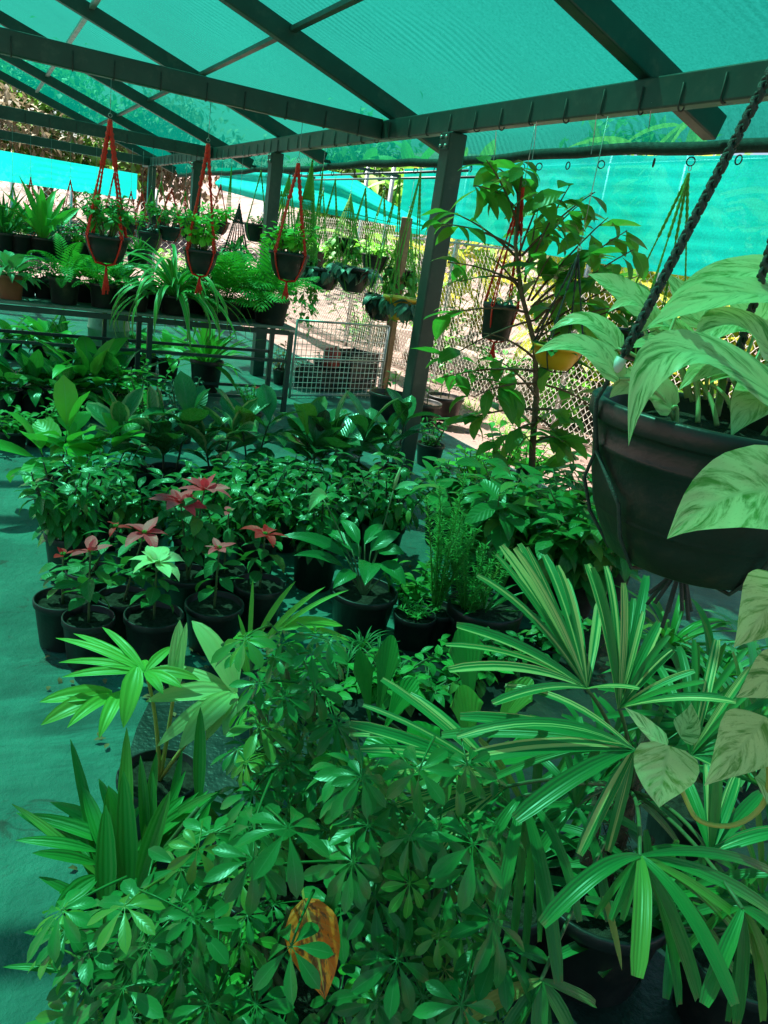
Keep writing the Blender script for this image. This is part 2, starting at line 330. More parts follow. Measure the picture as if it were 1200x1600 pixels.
def ground_mat(name, a, b, c, stone, sc):
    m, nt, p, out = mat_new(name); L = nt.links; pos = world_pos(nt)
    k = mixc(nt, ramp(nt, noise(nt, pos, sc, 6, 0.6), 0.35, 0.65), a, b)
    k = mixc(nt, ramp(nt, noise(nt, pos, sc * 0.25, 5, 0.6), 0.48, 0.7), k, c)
    vo = N(nt, 'ShaderNodeTexVoronoi', Scale=sc * 9); L.new(pos, vo.inputs['Vector'])
    if stone < .2:
        k = mixc(nt, math_n(nt, 'MULTIPLY', ramp(nt, noise(nt, pos, 1.1, 7, 0.7, 1.2), 0.5, 0.6), 0.55), k, tuple(x * 1.5 for x in a))
        k = mixc(nt, math_n(nt, 'MULTIPLY', ramp(nt, noise(nt, pos, 4.5, 6, 0.7, 0.8), 0.58, 0.68), 0.8), k, (0.05, 0.045, 0.035))
        cr = N(nt, 'ShaderNodeTexVoronoi', Scale=0.9, feature='DISTANCE_TO_EDGE'); dv = nt.nodes.new('ShaderNodeVectorMath'); dv.operation = 'MULTIPLY_ADD'; nz_ = N(nt, 'ShaderNodeTexNoise', Scale=2.5, Detail=5); L.new(pos, nz_.inputs['Vector']); L.new(nz_.outputs['Color'], dv.inputs[0]); dv.inputs[1].default_value = (.5, .5, .5); L.new(pos, dv.inputs[2]); L.new(dv.outputs[0], cr.inputs['Vector'])
        k = mixc(nt, math_n(nt, 'MULTIPLY', math_n(nt, 'MULTIPLY', ramp(nt, cr.outputs['Distance'], 0.009, 0.0), ramp(nt, noise(nt, pos, 0.8, 3), 0.45, 0.6)), 0.6), k, (0.03, 0.03, 0.025))
    k = mixc(nt, math_n(nt, 'MULTIPLY', ramp(nt, vo.outputs['Distance'], 0.22, 0.12), stone), k, tuple(x * 1.35 for x in a))
    L.new(k, p.inputs['Base Color']); p.inputs['Roughness'].default_value = 0.8
    L.new(math_n(nt, 'MULTIPLY_ADD', noise(nt, pos, sc * 0.5, 4), 0.7, 0.4), p.inputs['Roughness'])
    bm = N(nt, 'ShaderNodeBump', Strength=0.5, Distance=0.03); L.new(noise(nt, pos, sc * 12, 5, 0.7), bm.inputs['Height']); L.new(bm.outputs[0], p.inputs['Normal'])
    return m
M_dirt = ground_mat('laterite soil', (0.26, 0.165, 0.13), (0.17, 0.108, 0.085), (0.09, 0.06, 0.045), 0.6, 2.2)
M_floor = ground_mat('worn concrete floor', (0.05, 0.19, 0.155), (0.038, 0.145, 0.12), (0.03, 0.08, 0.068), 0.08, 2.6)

# ------------------------------------------------------------------ ground, floor, bed
def axis(lo, hi, a, b, fine, k):
    o = []; x = a
    while x > lo: o.insert(0, x); x -= fine * (1 + (a - x) * k)
    o = [lo] + o; x = a + fine
    while x < b: o.append(x); x += fine
    while x < hi: o.append(x); x += fine * (1 + (x - b) * k)
    return o + [hi]
def hgt(x, y):
    h = -0.06
    h += 0.13 * max(0, y - 17.5) * min(1, max(0, y - 17.5) / 4) if y < 45 else 3.57
    e = max(0, x - 6.6); h += 0.22 * e * min(1, e / 3) if e < 20 else 4.4
    n = math.sin(x * 1.7 + y * 0.6) * math.sin(y * 1.3 - x * 0.5) + 0.5 * math.sin(x * 4.1 + 1) * math.sin(y * 3.7)
    if x > 4.1 or y > 16.6: h += 0.045 * n * min(1, max(x - 4.1, y - 16.6))
    return h
xs = axis(-180, 180, -6, 12, 0.45, 0.25); ys = axis(-180, 200, -5, 26, 0.45, 0.25)
nx = len(xs)
obj('ground', MB().add([(x, y, hgt(x, y)) for y in ys for x in xs], [(j * nx + i, j * nx + i + 1, (j + 1) * nx + i + 1, (j + 1) * nx + i) for j in range(len(ys) - 1) for i in range(nx - 1)]), M_dirt, smooth=True)['kind'] = 'structure'
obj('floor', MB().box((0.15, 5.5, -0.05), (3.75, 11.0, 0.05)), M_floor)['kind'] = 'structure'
# wrinkled sheet under the potted plants
rn = random.Random(5)
gx = [0.42 + i * 0.16 for i in range(15)]; gy = [0.2 + i * 0.16 for i in range(15)]
bm_ = MB().add([(x + rn.uniform(-.03, .03) + (0.1 * math.sin(y * 3) if x < 0.5 else 0), y + rn.uniform(-.03, .03), 0.006 + rn.uniform(0, .012)) for y in gy for x in gx], [(j * 15 + i, j * 15 + i + 1, (j + 1) * 15 + i + 1, (j + 1) * 15 + i) for j in range(14) for i in range(14)])
obj('planting_bed', bm_, M_sheet, smooth=True)['kind'] = 'structure'

# ------------------------------------------------------------------ shade house
SH = thing('shade_house', 'green painted steel shade house with sloping green net roof', 'shade house', (0, 0, 0))
XB, ZR, SL = 2.78, 2.525, 0.33
def roofz(x): return ZR + SL * (XB - abs(x))
def beveled(o, w=0.008):
    b = o.modifiers.new('bevel', 'BEVEL'); b.width = w; b.segments = 2; b.limit_method = 'ANGLE'; return o
YR = [0.55, 3.13, 5.75, 8.35, 10.95, 13.45, 15.75]
for sgn in (1, -1):
    for y in YR:
        ends = (Vector((0.035 * sgn, y, roofz(0))), Vector((3.30 * sgn, y, roofz(3.30))))
        beveled(obj('rafter', MB().bar(*ends, 0.085, 0.125), M_steel, SH))
    for y in (1.2, 4.80, 8.38, 11.80, 15.16):
        beveled(obj('post', MB().box((XB * sgn, y, 1.16), (0.063, 0.063, 1.16)), M_steel, SH), 0.01)
    bm = obj('eave_beam', MB().box((XB * sgn, 6.55, 2.39), (0.04, 9.35, 0.068)), M_steel, SH)
    if sgn == 1: BEAM = bm
    beveled(bm)
    for x in (0.95, 1.93, 3.02):
        for y0, y1 in zip(YR, YR[1:]):
            obj('purlin', MB().bar((x * sgn, y0 + 0.045, roofz(x) + 0.045), (x * sgn, y1 - 0.045, roofz(x) + 0.045), 0.045, 0.03), M_galv if x < 1 else M_steel, SH)
beveled(obj('ridge_beam', MB().box((0, 7.6, roofz(0) - 0.02), (0.032, 8.3, 0.06)), M_steel, SH))
TIES = []
for y in (0.62, 5.85, 10.9, 15.24):
    t = beveled(obj('tie_beam', MB().box((0, y, 2.392), (XB - 0.043, 0.034, 0.070)), M_steel, SH)); TIES.append(t)
# hooks: a rod on the face of the beam that curls up underneath it
def hook_mesh(nm, ax):
    pts = [(0, 0, .06), (0, 0, -.075)] + [(0.028 - 0.028 * math.cos(a), 0, -.075 - 0.03 * math.sin(a)) for a in (0.5, 1.1, 1.6, 2.1, 2.6, 3.1)] + [(0.057, 0, -.055)]
    if ax == 'y': pts = [(0, x, z) for x, _, z in pts]
    pts = [(x * .75, y * .75, z * .68) for x, y, z in pts]; return MB().tube(pts, 0.0042, n=5).mesh(nm, M_darkcord)
HX, HY = hook_mesh('hook', 'x'), hook_mesh('hook', 'y')
rn = random.Random(3)
hy = 2.35
while hy < 15.0:
    link('hook', HX, BEAM, T(XB - 0.046, hy, 2.385 + rn.uniform(-.012, .012)) @ RZ(rn.uniform(-.25, .25)))
    hy += 0.27 + rn.uniform(-.05, .05)
for ti in (1, 2):
    for k in range(9): link('hook', HY, TIES[ti], T(0.25 + k * 0.29 + rn.uniform(-.04, .04), (5.85, 10.9)[ti - 1] - 0.040, 2.385) @ RZ(rn.uniform(-.2, .2)))
for o in TIES[:1]: link('hook', HY, o, T(0.74, 0.62 - 0.04, 2.385))
# bolted plates where posts meet the beam
bolt = MB().tube([(0, 0, 0), (-.012, 0, 0)], .011, n=6).mesh('bolt', M_galv)
for y in (4.80, 8.38, 11.80):
    pt = obj('gusset_plate', MB().box((XB - .068, y, 2.26), (.004, .055, .05)), M_steel, SH)
    for dy, dz in ((-.032, -.028), (.032, -.028), (-.032, .026), (.032, .026)): link('bolt', bolt, pt, T(XB - .071, y + dy, 2.26 + dz))
# roof net, laid over the rafters and sagging a little between them
def net_sheet(name, parent, mat, fn, nu, nv, uvs):
    return obj(name, MB().add([fn(i / nu, j / nv) for j in range(nv + 1) for i in range(nu + 1)], [(j * (nu + 1) + i, j * (nu + 1) + i + 1, (j + 1) * (nu + 1) + i + 1, (j + 1) * (nu + 1) + i) for j in range(nv) for i in range(nu)], [(i / nu * uvs[0], j / nv * uvs[1]) for j in range(nv + 1) for i in range(nu + 1)]), mat, parent, smooth=True)
def roof_fn(sgn):
    def fn(u, v):
        x = 3.40 * u; y = -3.2 + 19.1 * v
        gap = min(abs(y - q) for q in YR); sag = 0.030 * min(1, gap / 0.9) ** 1.3
        wr = 0.010 * math.sin(x * 7 + y * 2.3) * math.sin(y * 4.1 + x) * min(1, gap / 0.4)
        return (x * sgn, y, (2.285 if u > 0.99 else roofz(x) + 0.085 - sag + wr))
    return fn
for sgn in (1, -1): net_sheet('roof_net', SH, M_net, roof_fn(sgn), 34, 150, (3.5, 19))
# hem rolled round the eave wire
for sgn in (1, -1):
    ev = obj('eave_hem', MB().tube([(3.37 * sgn, y, 2.285 + 0.012 * math.sin(y * 1.9) + 0.006 * math.sin(y * 7)) for y in [-3 + 0.25 * i for i in range(76)]], 0.034, n=8), M_netedge, SH, smooth=True)
    if sgn == 1: EAVE = ev
ring = MB().tube([(0, 0.022 * math.sin(a), -0.05 + 0.022 * math.cos(a)) for a in [i * PI / 6 for i in range(13)]], 0.004, n=4).mesh('ring', M_darkcord)
for k in range(26): link('ring', ring, EAVE, T(3.37, 2.7 + k * 0.31 + rn.uniform(-.08, .08), 2.268) @ RZ(rn.uniform(-.6, .6)))

# ------------------------------------------------------------------ curtains of net on the far sides
XF = 5.4
def cur_r(u, v):
    y = 1.2 + 9.3 * u; zt = 2.67 + 0.03 * math.sin(y * 1.1); zb = 1.73 + 0.03 * math.sin(y * 0.8 + 1) + 0.02 * max(0, y - 7)
    return (XF - 0.05 + 0.028 * math.sin(y * 3.1 + v * 2) * (0.3 + v) + 0.012 * math.sin(y * 9 + v * 3), y, zt + (zb - zt) * v)
c1 = net_sheet('shade_curtain', None, M_net2, cur_r, 90, 14, (9, 0.9))
tag(c1, 'long bright turquoise net curtain hung along the fence behind the leafy tree', 'net curtain', 'net curtains round the shade house')
def cur_l(u, v):
    x = -3.4 + 6.15 * u; zt = 2.20 + 0.004 * x; zb = 1.69 + 0.022 * max(0, x)
    return (x, 16.45 + 0.02 * math.sin(x * 4 + v) * v, zt + (zb - zt) * v)
c2 = net_sheet('shade_curtain', None, M_net2, cur_l, 50, 8, (6, 0.5))
tag(c2, 'narrow glowing turquoise net strip across the far end of the shade house', 'net curtain', 'net curtains round the shade house')
top = [(676, 352), (640, 334), (600, 312), (560, 285), (540, 272), (500, 264), (450, 262), (400, 262), (340, 262)]
bot = [(690, 364), (640, 356), (600, 350), (560, 343), (530, 338), (490, 330), (450, 322), (400, 312), (340, 296)]
top3 = [at_x(px, py, 4.6) for px, py in top]; bot3 = [at_x(px, py, 4.3) for px, py in bot]
def cur_m(u, v):
    k = u * (len(top3) - 1); i = min(int(k), len(top3) - 2); k -= i
    a = top3[i].lerp(top3[i + 1], k); b = bot3[i].lerp(bot3[i + 1], k); p = a.lerp(b, v)
    p.x += 0.05 * math.sin(v * 11 + u * 3) ; return p
c3 = net_sheet('shade_curtain', None, M_net3, cur_m, 48, 22, (6, 1.2))
tag(c3, 'sagging darker net with long creases beyond the second post', 'net curtain', 'net curtains round the shade house')

# ------------------------------------------------------------------ fences
def chain_link(parent, p0, p1, h, pitch, r_, zb=0.0):
    p0 = Vector(p0); p1 = Vector(p1); L_ = (p1 - p0).length; t = (p1 - p0) / L_; nrm = Vector((t.y, -t.x, 0))
    mb = MB(); k = 0; s = 0.0
    while s < L_:
        n = int(h / (pitch * 0.5)); pts = []
        for i in range(n + 1):
            pts.append(p0 + t * (s + (pitch * 0.54 if (i + k) % 2 else 0)) + nrm * (0.006 * (-1) ** i) + Vector((0, 0, zb + i * pitch * 0.5)))
        mb.tube(pts, r_, n=3); s += pitch * 0.5 * 2 / 2; k += 1
    o = obj('wire_mesh', mb, M_wire, parent); o['kind'] = 'stuff'; return o
fn = thing('chain_link_fence', 'tall chain link fence with galvanised posts along the sunlit bank', 'fence', (XF, 0, 0))
chain_link(fn, (0, 2.4, 0), (0, 16.9, 0), 1.95, 0.085, 0.0044)
for px, py in ((885, 560), (694, 480), (1010, 500), (590, 430), (555, 400)):
    y = at_x(px, py, XF).y; obj('fence_post', MB().tube([(0.03, y, -0.1), (0.03, y, 2.72)], 0.034, n=10), M_galv, fn, smooth=True)
obj('fence_post', MB().tube([(0.03, 16.9, -0.1), (0.03, 16.9, 2.3)], 0.03, n=10), M_galv, fn, smooth=True)
for z in (1.75, 2.62): obj('top_rail', MB().tube([(0.005, 1.2, z), (0.005, 10.6, z)], 0.014, n=6), M_galv, fn, smooth=True)
f2 = thing('chain_link_fence', 'chain link fence across the far end below the turquoise strip', 'fence', (0, 16.9, 0))
chain_link(f2, (-3.2, 0, 0), (5.35, 0, 0), 1.8, 0.13, 0.0055)
for x in (-2.4, 0.6, 1.62, 3.2):
    obj('fence_post', MB().tube([(x, -0.04, -0.1), (x, -0.04, 2.0)], 0.03, n=10), M_galv, f2, smooth=True)
# welded wire panel near the rack end
A = at_z(452, 622); B = at_z(592, 622); hp = height(A, 500)
wp = thing('wire_panel', 'white welded wire panel standing behind the rack end', 'wire panel', A)
tv = (B - A); tl_ = tv.length; tv /= tl_; mb = MB()
k = 0.03
while k < tl_ - 0.02: mb.tube([tv * k, tv * k + Vector((0, 0, hp))], 0.0035, n=4); k += 0.055
k = 0.05
while k < hp - 0.02: mb.tube([Vector((0, 0, k)), tv * tl_ + Vector((0, 0, k))], 0.0035, n=4); k += 0.055
obj('wire_grid', mb, M_whitewire, wp)['kind'] = 'stuff'
for a, b in ((Vector(), Vector((0, 0, hp))), (tv * tl_, tv * tl_ + Vector((0, 0, hp)))): obj('upright', MB().tube([a, b], 0.013, n=8), M_galv, wp, smooth=True)
for z in (0.03, hp * 0.52, hp): obj('cross_rail', MB().tube([Vector((0, 0, z)), tv * tl_ + Vector((0, 0, z))], 0.011, n=8), M_galv, wp, smooth=True)
g = at_z(597, 612); tb = beveled(obj('timber_post', MB().box((0, 0, 0.95), (0.045, 0.045, 0.95)), M_wood, M=T(g) @ RZ(0.4)))
tag(tb, 'brown timber post rising behind the yellow basket', 'post')

# retaining wall and boulders on the sunlit bank behind the fence
XW = 6.35
wt = [at_x(590, 508, XW), at_x(640, 515, XW), at_x(700, 528, XW), at_x(760, 552, XW), at_x(800, 575, XW)]
mb = MB(); vs_ = []
for p in wt: vs_ += [(XW, p.y, -0.2), (XW, p.y, p.z), (XW + 0.22, p.y, p.z), (XW + 0.22, p.y, -0.2)]
fs = [(4 * i + j, 4 * i + (j + 1) % 4, 4 * i + 4 + (j + 1) % 4, 4 * i + 4 + j) for i in range(len(wt) - 1) for j in range(4)] + [(0, 1, 2, 3), tuple(4 * (len(wt) - 1) + j for j in (3, 2, 1, 0))]
rw = beveled(obj('retaining_wall', MB().add(vs_, fs), M_concrete), 0.02); tag(rw, 'low pinkish concrete wall with sloping top beyond the chain link fence', 'wall')
def boulder(loc, r_, label, seed):
    q = random.Random(seed); mb = MB(); n, m = 14, 9; ph = [q.uniform(0, 6) for _ in range(6)]
    vs_ = []
    for i in range(m + 1):
        th = PI * i / m
        for j in range(n):
            a = 2 * PI * j / n; d_ = Vector((math.sin(th) * math.cos(a), math.sin(th) * math.sin(a), math.cos(th)))
            k = 1 + 0.16 * math.sin(d_.x * 3 + ph[0]) * math.cos(d_.y * 3.3 + ph[1]) + 0.1 * math.sin(d_.z * 5 + ph[2] + d_.x * 4)
            vs_.append((d_.x * r_[0] * k, d_.y * r_[1] * k, d_.z * r_[2] * k))
    mb.add(vs_, [(i * n + j, i * n + (j + 1) % n, (i + 1) * n + (j + 1) % n, (i + 1) * n + j) for i in range(m) for j in range(n)])
    o = obj('boulder', mb, M_rock, smooth=True, M=T(loc)); tag(o, label, 'boulder', 'boulders on the bank')
for px, py, xx, r_, lb in ((730, 585, 6.0, (.25, .42, .3), 'squat boulder below the red corded basket behind the fence'), (790, 610, 5.95, (.25, .4, .2), 'flat boulder beside the slim tree trunk behind the fence'),
                       (905, 585, 6.3, (.2, .22, .2), 'pale boulder below the yellow basket behind the fence'), (650, 560, 6.0, (.2, .3, .22), 'boulder left of the big post at the wall foot')):
    p = at_x(px, py, xx); boulder((xx, p.y, max(0.0, r_[2] * 0.5)), r_, lb, int(px))

# ------------------------------------------------------------------ rack
G = at_z(443, 645); ZT = height(G, 516)
rk = thing('plant_rack', 'green steel two tier plant rack with open rails underneath', 'rack', (0, G.y, 0))
print('RACK', G, ZT)
XL, XR = -1.1, G.x
for x in (XL, 0.1, 1.25, XR):
    for y in (0.02, 0.52): obj('leg', MB().box((x, y, ZT / 2 - 0.01), (0.02, 0.02, ZT / 2 - 0.01)), M_steel, rk)
for i, (y0, y1) in enumerate(((0.0, 0.125), (0.135, 0.26), (0.27, 0.395), (0.405, 0.54))):
    beveled(obj('shelf_board', MB().box(((XL + XR) / 2, (y0 + y1) / 2, ZT + 0.012), ((XR - XL) / 2 + 0.03, (y1 - y0) / 2, 0.012)), M_shelf, rk), 0.004)
obj('front_rail', MB().box(((XL + XR) / 2, 0.02, ZT - 0.03), ((XR - XL) / 2 - 0.022, 0.018, 0.02)), M_steel, rk)
for y, z in ((0.02, 0.47), (0.52, 0.47), (0.02, 0.13), (0.52, 0.13)):
    obj('lower_rail', MB().bar((XL + 0.022, y, z), (XR - 0.022, y, z), 0.025, 0.025), M_steel, rk)
Z2 = ZT + 0.30
for x in (XL, 0.1, 1.0): obj('upper_leg', MB().box((x, 0.80, Z2 / 2), (0.018, 0.018, Z2 / 2)), M_steel, rk)
for y0, y1 in ((0.60, 0.74), (0.75, 0.89), (0.90, 1.04)):
    beveled(obj('upper_board', MB().box((0.0, (y0 + y1) / 2, Z2 + 0.012), (1.15, (y1 - y0) / 2, 0.012)), M_shelf, rk), 0.004)
ZS, ZU = ZT + 0.024, Z2 + 0.024
# ------------------------------------------------------------------ leaf materials and shared leaf meshes
L_schef = leaf_mat('schefflera leaf', (0.03, 0.155, 0.055), (0.018, 0.095, 0.035), (0.08, 0.24, 0.08), 0.32, 0.22, side_k=.04, bump=.05)
L_schefy = leaf_mat('young schefflera leaf', (0.07, 0.27, 0.05), (0.045, 0.2, 0.045), None, 0.36, 0.3, side_k=.05, bump=.05)
L_coffee = leaf_mat('coffee leaf', (0.035, 0.165, 0.055), (0.02, 0.1, 0.036), (0.05, 0.19, 0.07), 0.28, 0.22, gloss=0.65)
L_poin = leaf_mat('poinsettia leaf', (0.035, 0.16, 0.06), (0.022, 0.11, 0.04), (0.1, 0.26, 0.1), 0.45, 0.25)
L_pink = leaf_mat('pink bract', (1.0, 0.05, 0.09), (1.0, 0.10, 0.14), (1.0, 0.15, 0.17), 0.5, 0.12, style='bract')
L_red = leaf_mat('red bract', (0.98, 0.02, 0.03), (0.92, 0.015, 0.02), (0.97, 0.07, 0.06), 0.5, 0.2, style='bract')
L_cream = leaf_mat('pale green bract', (0.7, 0.8, 0.34), (0.75, 0.82, 0.42), (0.8, 0.88, 0.5), 0.5, 0.25, style='bract')
L_rubber = leaf_mat('rubber leaf', (0.025, 0.115, 0.055), (0.02, 0.075, 0.035), (0.09, 0.2, 0.1), 0.28, 0.12, gloss=0.7, vein_n=14)
L_rubberv = leaf_mat('variegated rubber leaf', (0.02, 0.1, 0.045), (0.05, 0.13, 0.06), None, 0.28, 0.12, style='edge', cream=(0.34, 0.38, 0.16), gloss=0.7)
L_maroon = leaf_mat('maroon leaf', (0.055, 0.05, 0.03), (0.03, 0.045, 0.028), (0.12, 0.09, 0.05), 0.28, 0.12, style='bract', gloss=0.7)
L_bright = leaf_mat('bright broad leaf', (0.09, 0.36, 0.07), (0.06, 0.26, 0.05), (0.2, 0.45, 0.13), 0.36, 0.35, vein_n=12)
L_lily = leaf_mat('peace lily leaf', (0.025, 0.16, 0.055), (0.018, 0.11, 0.04), (0.05, 0.22, 0.075), 0.28, 0.22, vein_n=16)
L_aglao = leaf_mat('splashed leaf', (0.05, 0.2, 0.06), (0.035, 0.14, 0.045), None, 0.38, 0.25, style='splash', cream=(0.3, 0.46, 0.2))
L_fern = leaf_mat('fern leaf', (0.06, 0.32, 0.05), (0.04, 0.23, 0.04), None, 0.5, 0.35)
L_silver = leaf_mat('silvery leaf', (0.12, 0.27, 0.19), (0.07, 0.19, 0.13), (0.2, 0.35, 0.26), 0.45, 0.2)
L_spider = leaf_mat('spider plant leaf', (0.07, 0.3, 0.06), (0.05, 0.22, 0.05), None, 0.4, 0.3, style='edge', cream=(0.4, 0.5, 0.24))
L_marble = leaf_mat('marbled pothos leaf', (0.12, 0.24, 0.07), (0.06, 0.15, 0.05), (0.5, 0.66, 0.3), 0.33, 0.38, style='marble', cream=(0.62, 0.76, 0.36), vein_n=7, side_k=.07, bump=.1)
L_rhapis = leaf_mat('striped lady palm leaf', (0.035, 0.2, 0.08), (0.02, 0.12, 0.05), (0.08, 0.28, 0.11), 0.36, 0.25, style='stripe', cream=(0.7, 0.64, 0.24), pleat=5, tipc=(0.3, 0.2, 0.08))
L_rhapisd = leaf_mat('deep green lady palm leaf', (0.03, 0.17, 0.06), (0.018, 0.1, 0.04), (0.06, 0.22, 0.08), 0.36, 0.25, pleat=5, tipc=(0.22, 0.15, 0.06))
L_brown = leaf_mat('withered palm leaf', (0.5, 0.46, 0.1), (0.42, 0.36, 0.1), (0.5, 0.4, 0.15), 0.6, 0.25, style='bract', pleat=5, tipc=(0.36, 0.2, 0.09))
L_lic = leaf_mat('pleated fan leaf', (0.035, 0.26, 0.06), (0.02, 0.17, 0.045), (0.1, 0.38, 0.1), 0.32, 0.35, pleat=9)
L_areca = leaf_mat('young palm leaf', (0.2, 0.4, 0.09), (0.14, 0.32, 0.07), (0.3, 0.55, 0.15), 0.4, 0.4, pleat=3)
L_sunpale = leaf_mat('yellowed palm leaf painted sunlit', (0.62, 0.74, 0.28), (0.5, 0.68, 0.24), (0.74, 0.8, 0.42), 0.45, 0.4, style='bract', pleat=4, tipc=(0.36, 0.2, 0.08))  # yellowed frond, with the sun falling on it painted into the pale colour
L_lance = leaf_mat('lance palm leaf', (0.035, 0.2, 0.05), (0.022, 0.13, 0.035), (0.09, 0.3, 0.08), 0.38, 0.3, pleat=4)
L_grass = leaf_mat('grass leaf', (0.03, 0.13, 0.05), (0.02, 0.09, 0.035), None, 0.45, 0.2)
L_herb = leaf_mat('herb leaf', (0.05, 0.24, 0.055), (0.035, 0.16, 0.045), None, 0.45, 0.3)
L_lime = leaf_mat('lime herb leaf', (0.16, 0.44, 0.06), (0.1, 0.34, 0.05), None, 0.45, 0.35)
L_needle = leaf_mat('needle leaf', (0.06, 0.25, 0.06), (0.04, 0.17, 0.045), None, 0.5, 0.25)
L_tree = leaf_mat('ficus tree leaf', (0.1, 0.26, 0.055), (0.05, 0.16, 0.045), (0.2, 0.38, 0.1), 0.33, 0.6, vein_n=8)
L_bush = leaf_mat('shrub leaf', (0.035, 0.18, 0.06), (0.022, 0.12, 0.042), (0.1, 0.28, 0.1), 0.34, 0.28, vein_n=8)
L_dark = leaf_mat('dark purple leaf', (0.035, 0.055, 0.035), (0.02, 0.035, 0.028), (0.1, 0.13, 0.09), 0.35, 0.12, style='bract')
L_greyp = leaf_mat('grey green leaf', (0.11, 0.23, 0.17), (0.05, 0.13, 0.085), (0.2, 0.34, 0.25), 0.36, 0.2, style='bract')
L_helic = leaf_mat('yellow heliconia leaf', (0.66, 0.55, 0.05), (0.42, 0.5, 0.06), (0.7, 0.62, 0.15), 0.45, 0.4, style='bract', vein_n=20)
L_helicg = leaf_mat('green heliconia leaf', (0.2, 0.36, 0.05), (0.12, 0.27, 0.05), (0.4, 0.5, 0.12), 0.45, 0.4, vein_n=20)
L_orange = leaf_mat('fallen orange leaf', (0.72, 0.12, 0.012), (0.62, 0.09, 0.01), (0.78, 0.38, 0.07), 0.5, 0.15, style='splash', cream=(0.10, 0.04, 0.015))
L_far = leaf_mat('far tree leaf', (0.1, 0.19, 0.05), (0.2, 0.22, 0.1), None, 0.5, 0.3)
L_farb = leaf_mat('dry tree leaf', (0.36, 0.29, 0.19), (0.24, 0.21, 0.12), None, 0.6, 0.25, style='bract')

S_coffee = leafset('leaf', L_coffee, 0.2, 'ovate', 5, 2, (0.5, 0.9, 1.3), 0.18, 0.14, pet=0.06)
S_poin = leafset('leaf', L_poin, 0.24, 'ovate', 5, 2, (0.5, 0.9, 1.3), 0.2, 0.05, pet=0.25)
S_pink = leafset('bract', L_pink, 0.24, 'ovate', 5, 2, (0.2, 0.5, 0.9), 0.22, 0.06, pet=0.06)
S_red = leafset('bract', L_red, 0.24, 'ovate', 5, 2, (0.3, 0.7, 1.1), 0.22, 0.06, pet=0.06)
S_cream = leafset('bract', L_cream, 0.26, 'ovate', 5, 2, (0.4, 0.8, 1.2), 0.22, 0.06, pet=0.06)
S_rubber = leafset('leaf', L_rubber, 0.22, 'paddle', 6, 2, (0.15, 0.5, 0.9), 0.35, 0.03, pet=0.1)
S_rubberv = leafset('leaf', L_rubberv, 0.22, 'paddle', 6, 2, (0.15, 0.5, 0.9), 0.35, 0.03, pet=0.1)
S_maroon = leafset('leaf', L_maroon, 0.24, 'paddle', 6, 2, (0.15, 0.5, 0.9), 0.3, 0.03, pet=0.1)
S_bright = leafset('leaf', L_bright, 0.2, 'paddle', 6, 2, (0.3, 0.8, 1.3), 0.25, 0.04, pet=0.22)
S_lily = leafset('leaf', L_lily, 0.12, 'ovate', 8, 2, (0.9, 1.4, 1.9), 0.25, 0.05, pet=0.45, dpow=1.8)
S_aglao = leafset('leaf', L_aglao, 0.14, 'ovate', 7, 2, (0.6, 1.1, 1.6), 0.2, 0.04, pet=0.3, dpow=1.5)
S_aglaog = leafset('leaf', L_lily, 0.15, 'ovate', 7, 2, (0.6, 1.1, 1.6), 0.2, 0.04, pet=0.3, dpow=1.5)
S_aglaob = leafset('leaf', L_bright, 0.15, 'ovate', 7, 2, (0.6, 1.1, 1.6), 0.2, 0.04, pet=0.3, dpow=1.5)
S_silver = leafset('leaf', L_silver, 0.15, 'heart', 7, 2, (0.9, 1.3, 1.8), 0.2, 0.06, pet=0.35, dpow=1.5)
S_spider = leafset('leaf', L_spider, 0.026, 'strap', 9, 1, (1.6, 2.2, 2.7), 0.4, 0.0)
S_sword = leafset('leaf', L_bright, 0.065, 'lance', 7, 2, (0.25, 0.7, 1.1), 0.3, 0.02, pet=0.05)
S_swordd = leafset('leaf', L_lily, 0.05, 'lance', 7, 2, (0.2, 0.6, 1.2), 0.3, 0.02)
S_herb = leafset('leaf', L_herb, 0.3, 'ovate', 4, 1, (0.5, 1.0), 0.2, 0.05, pet=0.1)
S_lime = leafset('leaf', L_lime, 0.34, 'obov', 4, 1, (0.5, 1.0), 0.2, 0.05, pet=0.1)
S_tree = leafset('leaf', L_tree, 0.23, 'ovate', 6, 2, (0.4, 0.9, 1.4), 0.15, 0.07, pet=0.12)
S_bush = leafset('leaf', L_bush, 0.22, 'ovate', 6, 2, (0.4, 0.9, 1.4), 0.15, 0.08, pet=0.1)
S_dark = leafset('leaf', L_dark, 0.2, 'heart', 6, 2, (0.9, 1.5, 2.0), 0.15, 0.06, pet=0.25)
S_greyp = leafset('leaf', L_greyp, 0.24, 'heart', 6, 2, (0.9, 1.4, 1.9), 0.15, 0.06, pet=0.25)
S_helic = leafset('leaf', L_helic, 0.13, 'paddle', 8, 2, (0.3, 0.8, 1.3), 0.25, 0.06, pet=0.12)
S_helicg = leafset('leaf', L_helicg, 0.13, 'paddle', 8, 2, (0.3, 0.8, 1.3), 0.25, 0.06, pet=0.12)
S_grass = leafset('leaf', L_grass, 0.028, 'strap', 7, 1, (1.4, 2.0, 2.5), 0.4, 0.0)
